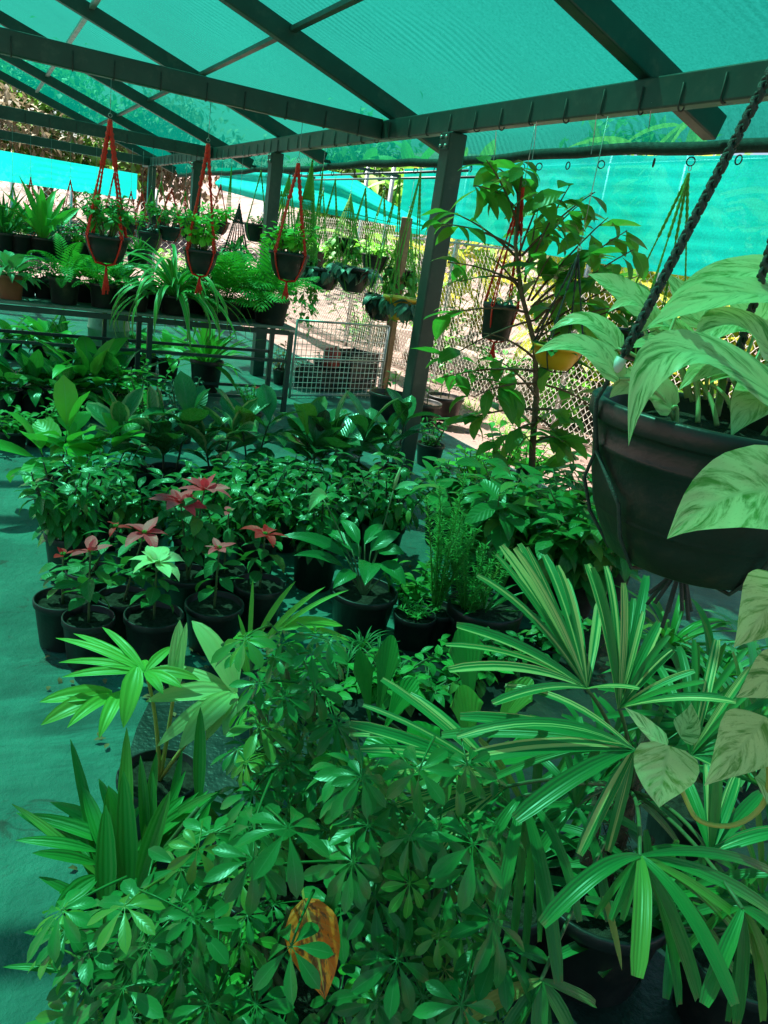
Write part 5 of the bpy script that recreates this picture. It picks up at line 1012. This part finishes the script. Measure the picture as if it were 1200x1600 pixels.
# ---- on the front shelf
FG = 'pots on the rack shelf'
def shelf_pot(name, label, px, pyt, w, h, fn, yy, z, group, **kw):
    p = at_y(px, 465 + px * .12, G.y + yy); b = Vector((p.x, G.y + yy, z)); return potted(name, label, b, w * dep(b) / 2400, h * .88, fn, height(b, pyt - 12), group, **kw)
Y1, Y2 = .14, .42
shelf_pot('terracotta_pot', 'terracotta pot with silvery leaves on the rack at the picture edge', 16, 392, 42, .2, k_ros, Y1, ZS, FG, mat=M_terra, sets=S_silver, n=16)
shelf_pot('fern_pot', 'black shelf pot with drooping bright fern, next to the terracotta pot', 100, 385, 48, .23, k_fern, Y1, ZS, FG, n=16, el=(.2, 1.3))
shelf_pot('palm_pot', 'black shelf pot with lime fern below the first red corded basket', 160, 408, 42, .22, k_fern, Y1, ZS, FG, n=18, el=(.3, 1.3))
shelf_pot('silver_leaf_pot', 'black shelf pot with large silvery leaves above the drum edge', 211, 428, 44, .21, k_ros, Y1, ZS, FG, sets=S_silver, n=12)
rt = shelf_pot('spider_plant', 'spider plant spilling long arching leaves over the shelf edge', 272, 425, 50, .18, k_ros, Y1, ZS, FG, sets=S_spider, n=64, el=(.3, 1.5), Lf=2.3)
shelf_pot('parlour_palm', 'bushy parlour palm on the shelf between spider plant and end pot', 350, 412, 54, .2, k_fern, Y1, ZS, FG, sets=F_palm, n=22, el=(.25, 1.4), Lf=1.35)
shelf_pot('parlour_palm', 'parlour palm in the pot at the very end of the shelf', 420, 412, 58, .25, k_fern, Y1, ZS, FG, sets=F_palm, n=18, el=(.4, 1.4), Lf=1.5)
for px, pyt, w, lb, fn, kw in ((40, 415, 34, 'small herb pot behind the terracotta pot', k_bush, dict(sets=S_herb, stems=5, per=9, L=.07, spread=.1)), (70, 405, 34, 'grey leaved pot behind the drooping fern', k_bush, dict(sets=S_greyp, stems=4, per=8, L=.09, spread=.1)), (132, 400, 36, 'leafy pot between the two ferns at the shelf back', k_ros, dict(sets=S_aglaob, n=11)), (188, 415, 34, 'dark leafy pot behind the lime fern', k_ros, dict(sets=S_aglaog, n=12)),
                               (240, 420, 36, 'bright leafy pot behind the spider plant', k_bush, dict(sets=S_lime, stems=5, per=9, L=.08, spread=.12)), (302, 415, 38, 'lime bush at the shelf back under the second red corded basket', k_bush, dict(sets=S_lime, stems=6, per=9, L=.08, spread=.13)), (325, 425, 38, 'dark palm at the shelf back behind the parlour palm', k_fern, dict(sets=F_palmd, n=14)), (385, 425, 40, 'dark fern at the shelf back between both parlour palms', k_fern, dict(sets=F_palmd, n=14))):
    shelf_pot('shelf_plant', lb, px, pyt, w, .17, fn, Y2, ZS, FG, **kw)
# ---- on the upper tier
TG = 'pots on the upper tier of the rack'
for px, pyt, w, lb, fn, kw in ((8, 318, 34, 'tall grassy pot at the picture edge on the upper tier', k_ros, dict(sets=S_swordd, n=20, el=(.5, 1.45), Lf=1.2)), (34, 345, 34, 'curly leaved pot second on the upper tier', k_fern, dict(sets=F_fern, n=12)), (68, 308, 44, 'wide trough pot with upright paddle leaves on the upper tier', k_ros, dict(sets=S_sword, n=14, el=(.6, 1.5), Lf=1.05)), (98, 350, 32, 'pale leaved pot right of the paddle leaved plant', k_bush, dict(sets=S_greyp, stems=4, per=9, L=.09, spread=.1)),
                               (122, 352, 34, 'bright bushy pot on the upper tier left of the first red basket', k_bush, dict(sets=S_lime, stems=5, per=9, L=.09, spread=.1)), (146, 340, 30, 'upright sword leaved pot behind the first red basket', k_ros, dict(sets=S_swordd, n=9, el=(1.0, 1.5), Lf=1.1)), (176, 375, 34, 'spreading leaf pot under the first red basket on the upper tier', k_ros, dict(sets=S_aglaob, n=12)), (212, 378, 36, 'arching bromeliad pot at the end of the upper tier', k_ros, dict(sets=S_sword, n=16, el=(.3, 1.3)))):
    shelf_pot('tier_plant', lb, px, pyt, w, .17, fn, .82, ZU, TG, **kw)
# ================================================================== HANGING BASKETS
HG = 'hanging baskets in cord slings'
def hang(label, ap, rim, bot, w, plane, cord, fn, H, mat=None, shape='bowl', anchor_z=2.31, tassel=0.0, cr=.006, group=HG, **kw):
    A_ = at_y(*ap, plane[1]) if plane[0] == 'y' else at_x(*ap, plane[1])
    zr = height((A_.x, A_.y, 0), rim); zb = height((A_.x, A_.y, 0), bot); b = Vector((A_.x, A_.y, zb))
    return basket('hanging_basket', label, b, w * dep((A_.x, A_.y, zr)) / 2400, zr - zb, A_, (A_.x, A_.y, anchor_z), cord, fn, H, mat, shape, group, tassel=tassel, cr=cr, **kw)
hb = dict(sets=S_herb, stems=12, per=13, L=.1, spread=.2, start=.1, el=(-.5, .8))
hl = dict(sets=S_lime, stems=12, per=12, L=.1, spread=.2, start=.1, el=(-.5, .8))
hang('black bowl basket on red cords above the lime fern on the shelf', (172, 190), 368, 410, 68, ('y', 5.78), M_redcord, k_bush, .3, tassel=.2, cr=.010, **hb)
hang('black basket on red cords above the spider plant', (325, 228), 390, 428, 54, ('y', 5.78), M_redcord, k_bush, .3, tassel=.13, cr=.010, **hl)
hang('black basket on red cords beside the second steel post', (466, 258), 394, 436, 62, ('y', 5.78), M_redcord, k_bush, .24, tassel=.14, cr=.010, **hl)
hang('small black basket on green cords left of the second steel post', (408, 268), 350, 378, 40, ('x', 2.74), M_greencord, k_bush, .12, sets=S_herb, stems=6, per=8, L=.07, spread=.12)
hang('dark basket with fine trailing stems on green cords', (488, 252), 405, 432, 46, ('x', 3.2), M_greencord, k_trail, .1, anchor_z=2.22, n=30, length=.75, L=.085)
gk = dict(sets=S_greyp, stems=13, per=8, L=.24, spread=.24, start=.1, el=(-.7, .1)); dk = dict(sets=S_dark, stems=14, per=9, L=.25, spread=.22, start=.1, el=(-.9, -.1))
hang('basket of drooping grey green leaves on green cords, left of the pair', (524, 282), 420, 452, 56, ('x', 3.37), M_greencord, k_bush, .12, anchor_z=2.2, **gk)
hang('basket of grey green leaves on green cords, right of the pair', (571, 296), 418, 456, 56, ('x', 3.37), M_greencord, k_bush, .12, anchor_z=2.2, seed=5, **gk)
hang('basket of dark purple hanging leaves on green cords', (625, 276), 462, 500, 56, ('x', 3.37), M_greencord, k_bush, .12, anchor_z=2.2, **dk)
hang('yellow bowl basket on green cords beside the big steel post', (657, 272), 464, 500, 58, ('x', 3.37), M_greencord, k_bush, .07, mat=M_yellow, anchor_z=2.2, **gk)
hang('tapered black pot on red cords hanging in the young tree', (817, 297), 475, 530, 56, ('x', 2.74), M_redcord, k_bush, .08, shape='pot', tassel=.13, cr=.007, sets=S_greyp, stems=5, per=5, L=.08, spread=.08)
hang('yellow bowl basket on thin dark cords left of the pothos basket', (903, 400), 540, 576, 80, ('x', 2.74), M_darkcord, k_bush, .06, mat=M_yellow, sets=S_bush, stems=7, per=6, L=.14, spread=.15, start=.1, el=(-.3, .4), cr=.005)
hang('dark basket on bright green cords behind the pothos leaves', (1075, 275), 520, 565, 105, ('x', 3.37), M_greencord, k_bush, .1, anchor_z=2.2, sets=S_bush, stems=6, per=7, L=.11, spread=.14, cr=.007)
Y = 10.82
hang('dark leaved basket on green cords left of the spider plant', (237, 298), 362, 392, 44, ('y', Y), M_greencord, k_bush, .18, group=HG, sets=S_dark, stems=6, per=7, L=.16, spread=.2)
hang('wide bowl basket with upright herbs behind the second red corded basket', (268, 296), 354, 376, 50, ('y', Y), M_redcord, k_bush, .26, sets=S_herb, stems=9, per=9, L=.1, spread=.24)
hang('small bowl basket just left of the second steel post, below another', (374, 320), 396, 418, 38, ('y', 8.2), M_darkcord, k_ros, .2, sets=S_aglao, n=10)
hang('tiny far basket below the turquoise strip, left of three', (48, 278), 350, 366, 28, ('y', 13.0), M_redcord, k_bush, .16, anchor_z=2.4, sets=S_herb, stems=6, per=7, L=.1, spread=.16)
hang('tiny far basket below the turquoise strip, middle of three', (80, 302), 342, 358, 26, ('y', 13.0), M_redcord, k_bush, .14, anchor_z=2.4, sets=S_herb, stems=6, per=7, L=.1, spread=.16)
hang('tiny far basket below the turquoise strip, right of three', (110, 282), 326, 341, 24, ('y', 13.0), M_redcord, k_bush, .06, anchor_z=2.4, sets=S_herb, stems=5, per=6, L=.08, spread=.12)
hang('far small basket hung behind the first red cords', (178, 272), 322, 338, 24, ('y', 10.82), M_redcord, k_bush, .12, sets=S_herb, stems=5, per=7, L=.1, spread=.14)
hang('far basket on red cords left of the end post', (222, 300), 345, 360, 26, ('y', 13.0), M_redcord, k_bush, .12, anchor_z=2.4, sets=S_lime, stems=5, per=7, L=.12, spread=.16)
for i_, (px_, ap_, rim_, bot_, w_, yy_, st_, cd_, lb_) in enumerate(((205, 300, 350, 368, 30, 12.0, S_lime, M_redcord, 'far lime basket between the first red cords and the end post'), (252, 285, 338, 358, 34, 11.4, S_herb, M_greencord, 'far bushy basket right of the end post'), (290, 300, 352, 372, 34, 12.0, S_herb, M_greencord, 'far dark pot basket left of the second red cords'),
        (345, 290, 345, 366, 36, 9.6, S_lime, M_redcord, 'middle distance lime basket just right of the second red cords'), (310, 305, 350, 368, 30, 12.6, S_herb, M_redcord, 'farthest basket seen between the second red cords'), (150, 290, 338, 356, 28, 12.0, S_herb, M_greencord, 'far bushy basket left of the first red cords'), (20, 290, 345, 362, 30, 12.0, S_lime, M_greencord, 'far basket at the picture edge under the turquoise strip'), (440, 300, 372, 396, 36, 9.4, S_herb, M_greencord, 'middle distance basket just right of the second steel post'))):
    hang(lb_, (px_, ap_), rim_, bot_, w_, ('y', yy_), cd_, k_bush, .2, anchor_z=2.35, sets=st_, stems=9, per=9, L=.13, spread=.24, start=.1, el=(-.5, .8))
for i_, (px_, ap_, rim_, bot_, w_, xx_, st_, lb_) in enumerate(((452, 275, 360, 386, 40, 3.37, S_herb, 'green corded basket behind the third red corded basket'), (505, 300, 392, 420, 42, 3.9, S_lime, 'green corded lime basket left of the grey green pair'), (548, 305, 372, 398, 40, 3.9, S_herb, 'green corded basket hung higher behind the grey green pair'), (600, 300, 398, 426, 44, 3.9, S_lime, 'green corded basket between the grey green pair and the yellow bowl'), (640, 330, 420, 446, 40, 4.2, S_herb, 'small basket behind the yellow bowl by the big post'))):
    hang(lb_, (px_, ap_), rim_, bot_, w_, ('x', xx_), M_greencord, k_trail if i_ % 2 == 0 else k_bush, .16, anchor_z=2.3, **(dict(n=18, length=.4, L=.1, sets=st_) if i_ % 2 == 0 else dict(sets=st_, stems=9, per=9, L=.11, spread=.22, start=.1, el=(-.6, .6))))
obj_w = MB().tube([(3.9, 6.4, 2.31), (3.9, 11.0, 2.31)], .012, n=6); obj_w.tube([(4.2, 6.4, 2.31), (4.2, 11.0, 2.31)], .012, n=6)
obj('hanging_rail', obj_w, M_steel, SH, smooth=True)
for y_ in (8.35, 10.95): obj('rail_arm', MB().bar((3.28, y_, 2.335), (4.22, y_, 2.335), .03, .03), M_steel, SH)
# bare slings waiting for pots and loose wires on the hooks
for i, (px, py, ln, lb) in enumerate(((362, 260, .55, 'bare green cord sling hanging beside the second steel post'), (505, 262, .62, 'bare green cord sling hanging near the red corded basket'), (290, 290, .4, 'bare red cord sling hanging far behind the second basket'))):
    p = at_x(px, py, 2.74); rt = thing('cord_sling', lb, 'cord sling', p, 'bare cord slings')
    for k in range(4):
        mb = MB(); e = Vector((.03 * math.cos(k * 1.6), .03 * math.sin(k * 1.6), -ln)); beaded(mb, (0, 0, 0), e, .006, .016); obj('cord', mb, M_redcord if i == 2 else M_greencord, rt, smooth=True)
    obj('hanger_wire', MB().tube([(0, 0, 0), (0, 0, 2.30 - p.z)], .002, n=4), M_galv, rt)
for i, (px, y0, y1, lb) in enumerate(((775, 205, 262, 'loose thin wire on a beam hook right of the big post'), (838, 190, 250, 'loose thin wire above the red corded pot'), (932, 178, 240, 'loose thin wire over the yellow basket'), (1018, 160, 200, 'short loose wire on a beam hook near the pothos cord'))):
    a = at_x(px, y0, 2.74); b = Vector((a.x + .02, a.y, height((a.x, a.y, 0), y1)))
    tag(obj('loose_wire', MB().tube(curve_pts(a, b, (.03, .03, 0), 8), .002, n=4), M_galv), lb, 'wire', 'loose wires on the beam')
# ================================================================== BEYOND THE FENCE
q = random.Random(77); YG = 'yellow leaved plants beyond the fence'
def helic(label, x, y, H, n, sets, spread):
    rt = thing('heliconia', label, 'plant', (x, y, hgt(x, y)), YG); qq = random.Random(int(x * 100 + y * 37))
    n = int(n * 1.3)
    for s in range(n):
        a = s * 2.4; rr = spread * math.sqrt((s + .5) / n); p0 = Vector((rr * .5 * math.cos(a), rr * .5 * math.sin(a), 0)); h = H * qq.uniform(.6, 1); p1 = Vector((rr * math.cos(a), rr * math.sin(a), h))
        pts = curve_pts(p0, p1, (0, 0, .1), 5); stem_obj(rt, pts, .018, .009)
        for i in range(9): put(rt, qq.choice(sets if qq.random() < .75 else S_helicg), pts[1 + i // 2].lerp(pts[min(5, 2 + i // 2)], .5), i * 2.4 + s, qq.uniform(.3, 1.25), qq.uniform(.6, 1.05) * H / 2.4, qq.uniform(-.4, .4))
helic('yellow leaved clump behind the curtain, straight behind the pothos cord', 6.75, 3.9, 2.7, 9, S_helic, .8); helic('yellow green clump seen through the young tree', 6.6, 6.1, 2.6, 9, S_helic, .7)
helic('yellow clump behind the fence near the yellow basket', 6.5, 5.0, 2.2, 8, S_helic, .7); helic('tall yellow clump above the curtain near the post', 6.9, 7.6, 3.1, 9, S_helic, .8); helic('yellow clump at the far picture edge behind the pothos', 6.8, 3.0, 2.5, 8, S_helic, .7)
helic('yellowish clump far down the fence behind the grey green baskets', 6.9, 10.5, 2.8, 8, S_helic, .8); helic('last yellowish clump far down the fence', 7.0, 13.5, 3.0, 8, S_helicg, .9)
helic('low yellow grassy clump at the fence foot behind the yellow basket', 6.0, 4.7, 1.0, 9, S_helic, .5)
for i, (x, y, H, st, lb) in enumerate(((5.95, 6.9, .9, S_lime, 'low sunlit bush behind the fence right of the boulders'), (6.0, 8.2, .8, S_herb, 'low green bush behind the fence near the big post'), (6.2, 10.2, 1.1, S_lime, 'sunlit bush behind the fence under the grey green baskets'), (6.1, 5.6, .8, S_lime, 'low lime bush behind the fence by the tree trunk'), (6.0, 12.6, 1.2, S_herb, 'bush far down the fence'), (3.8, 17.9, 1.0, S_lime, 'bush beyond the far fence behind the end post'), (.4, 18.2, 1.0, S_herb, 'bush beyond the far fence under the turquoise strip'), (7.4, 8.8, 1.6, S_lime, 'tall sunlit bush above the concrete wall'), (7.6, 6.8, 1.5, S_herb, 'green bush above the concrete wall end'))):
    rt = thing('bank_bush', lb, 'bush', (x, y, hgt(x, y) - .02), 'bushes on the bank'); k_bush(rt, 0.01, H, .1, random.Random(i), st, 12, 13, .2, H * .6, .1, M_bark, (-.3, .8), .008)
for i_, (y_, h_, lb_) in enumerate(((3.5, 1.9, 'dense yellow clump low behind the fence, seen under the curtain by the pothos'), (4.4, 2.0, 'dense yellow clump behind the yellow bowl basket'), (5.5, 1.9, 'dense yellow green clump right behind the tree trunk'), (6.7, 2.0, 'dense yellow green clump behind the red corded pot'), (7.7, 1.8, 'dense yellow clump seen just right of the big steel post'))):
    helic(lb_, 6.75, y_, h_, 12, S_helic, .6)
def far_tree(label, x, y, H, cr, n, mats, seed):
    qq = random.Random(seed); z0 = hgt(x, y); rt = thing('tree', label, 'tree', (x, y, z0), 'trees beyond the far end'); obj('trunk', MB().tube(curve_pts((0, 0, -.1), (qq.uniform(-.4, .4), 0, H * .65), (.2, .1, 0), 7), .16, .07, n=8), M_bark, rt, smooth=True)
    mb = [MB(), MB()]; cl = [Vector((qq.gauss(0, cr * .5), qq.gauss(0, cr * .5), H * .62 + qq.gauss(0, cr * .36))) for _ in range(26)]
    for c in cl: mb[0].tube(curve_pts((0, 0, H * .5), c, (0, 0, .3), 4), .03, .008, n=4)
    limbs = mb[0]; obj('limb', limbs, M_bark, rt, smooth=True)
    lv = MB()
    for i in range(n):
        c = qq.choice(cl); p = c + Vector((qq.gauss(0, .45), qq.gauss(0, .45), qq.gauss(0, .36)))
        blade(lv, qq.uniform(.05, .09), PR['ovate'], 2, 1, .6, .2, L=qq.uniform(.2, .34), M=T(p) @ RZ(qq.uniform(0, 6.3)) @ RX(qq.uniform(-1, .8)))
    o = obj('crown', lv, mats, rt, smooth=True); o['kind'] = 'stuff'
far_tree('dry pale leaved tree above the far turquoise strip at the picture edge', -.9, 23, 4.0, 1.7, 5200, L_farb, 1); far_tree('sparse green tree above the far turquoise strip, second from the edge', 1.6, 25, 4.0, 1.8, 5200, L_far, 2); far_tree('tree behind the far post of the shade house', 4.6, 26, 3.6, 1.6, 4600, L_farb, 3)
far_tree('green tree on the bank far behind the baskets', 9.5, 21, 3.0, 1.4, 4600, L_far, 4); far_tree('tree on the bank behind the curtain', 11.5, 12, 2.6, 1.3, 4600, L_far, 5); far_tree('tree on the bank at the picture edge behind the pothos basket', 11, 6, 2.6, 1.3, 4600, L_far, 6)
q = random.Random(19); gv = MB()
for i in range(2600):
    x = q.uniform(3.95, 6.3); y = q.uniform(2.6, 10.5); s_ = q.uniform(.006, .02) if i % 9 else q.uniform(.02, .06); z = hgt(x, y)
    a = q.uniform(0, 6.3); pts_ = [(x + s_ * math.cos(a + k * 1.57) * q.uniform(.6, 1.3), y + s_ * math.sin(a + k * 1.57) * q.uniform(.6, 1.3), z + s_ * q.uniform(0, .3)) for k in range(4)] + [(x, y, z + s_ * q.uniform(.5, .9)), (x, y, z - s_ * .4)]
    gv.add(pts_, [(0, 1, 4), (1, 2, 4), (2, 3, 4), (3, 0, 4), (1, 0, 5), (2, 1, 5), (3, 2, 5), (0, 3, 5)])
tag(obj('gravel', gv, M_rock), 'loose stones and gravel on the soil along the fence', 'gravel', kind='stuff')
gs = MB()
for i in range(46):
    x = q.choice((q.uniform(4.0, 5.3), q.uniform(5.5, 6.2))); y = q.uniform(3.2, 9.5)
    for k in range(16): blade(gs, .005, PR['strap'], 4, 1, q.uniform(.6, 1.8), .3, L=q.uniform(.08, .26), M=T(x + q.uniform(-.04, .04), y + q.uniform(-.04, .04), hgt(x, y)) @ RZ(q.uniform(0, 6.3)) @ RX(q.uniform(.7, 1.5)))
tag(obj('grass', gs, L_helicg, smooth=True), 'sparse tufts of yellowish grass along the fence foot', 'grass', kind='stuff')
# dry litter on the floor between pots
q = random.Random(31); lt = MB()
for i in range(420):
    p = (at_z(q.uniform(600, 960), q.uniform(800, 1000)), at_z(q.uniform(60, 480), q.uniform(900, 1080)), at_z(q.uniform(60, 300), q.uniform(1000, 1560)) if i % 4 == 0 else at_z(q.uniform(700, 1050), q.uniform(820, 980)))[i % 3]
    blade(lt, .008, PR['ovate'], 3, 1, q.uniform(.2, 1.2), .3, L=q.uniform(.015, .04), M=T(p.x, p.y, .012) @ RZ(q.uniform(0, 6.3)) @ RX(q.uniform(0, .3)))
M_litter = plain('dry litter', (.32, .17, .07), .8, (.2, .1, .04), 30, bump=0)
tag(obj('leaf_litter', lt, M_litter, smooth=True), 'small dry leaves scattered on the floor between pots', 'leaf litter', kind='stuff')
print('OBJECTS', len(bpy.data.objects), 'MESHES', len(bpy.data.meshes), 'TRIS', sum(len(o.data.polygons) for o in bpy.data.objects if o.type == 'MESH') * 2)
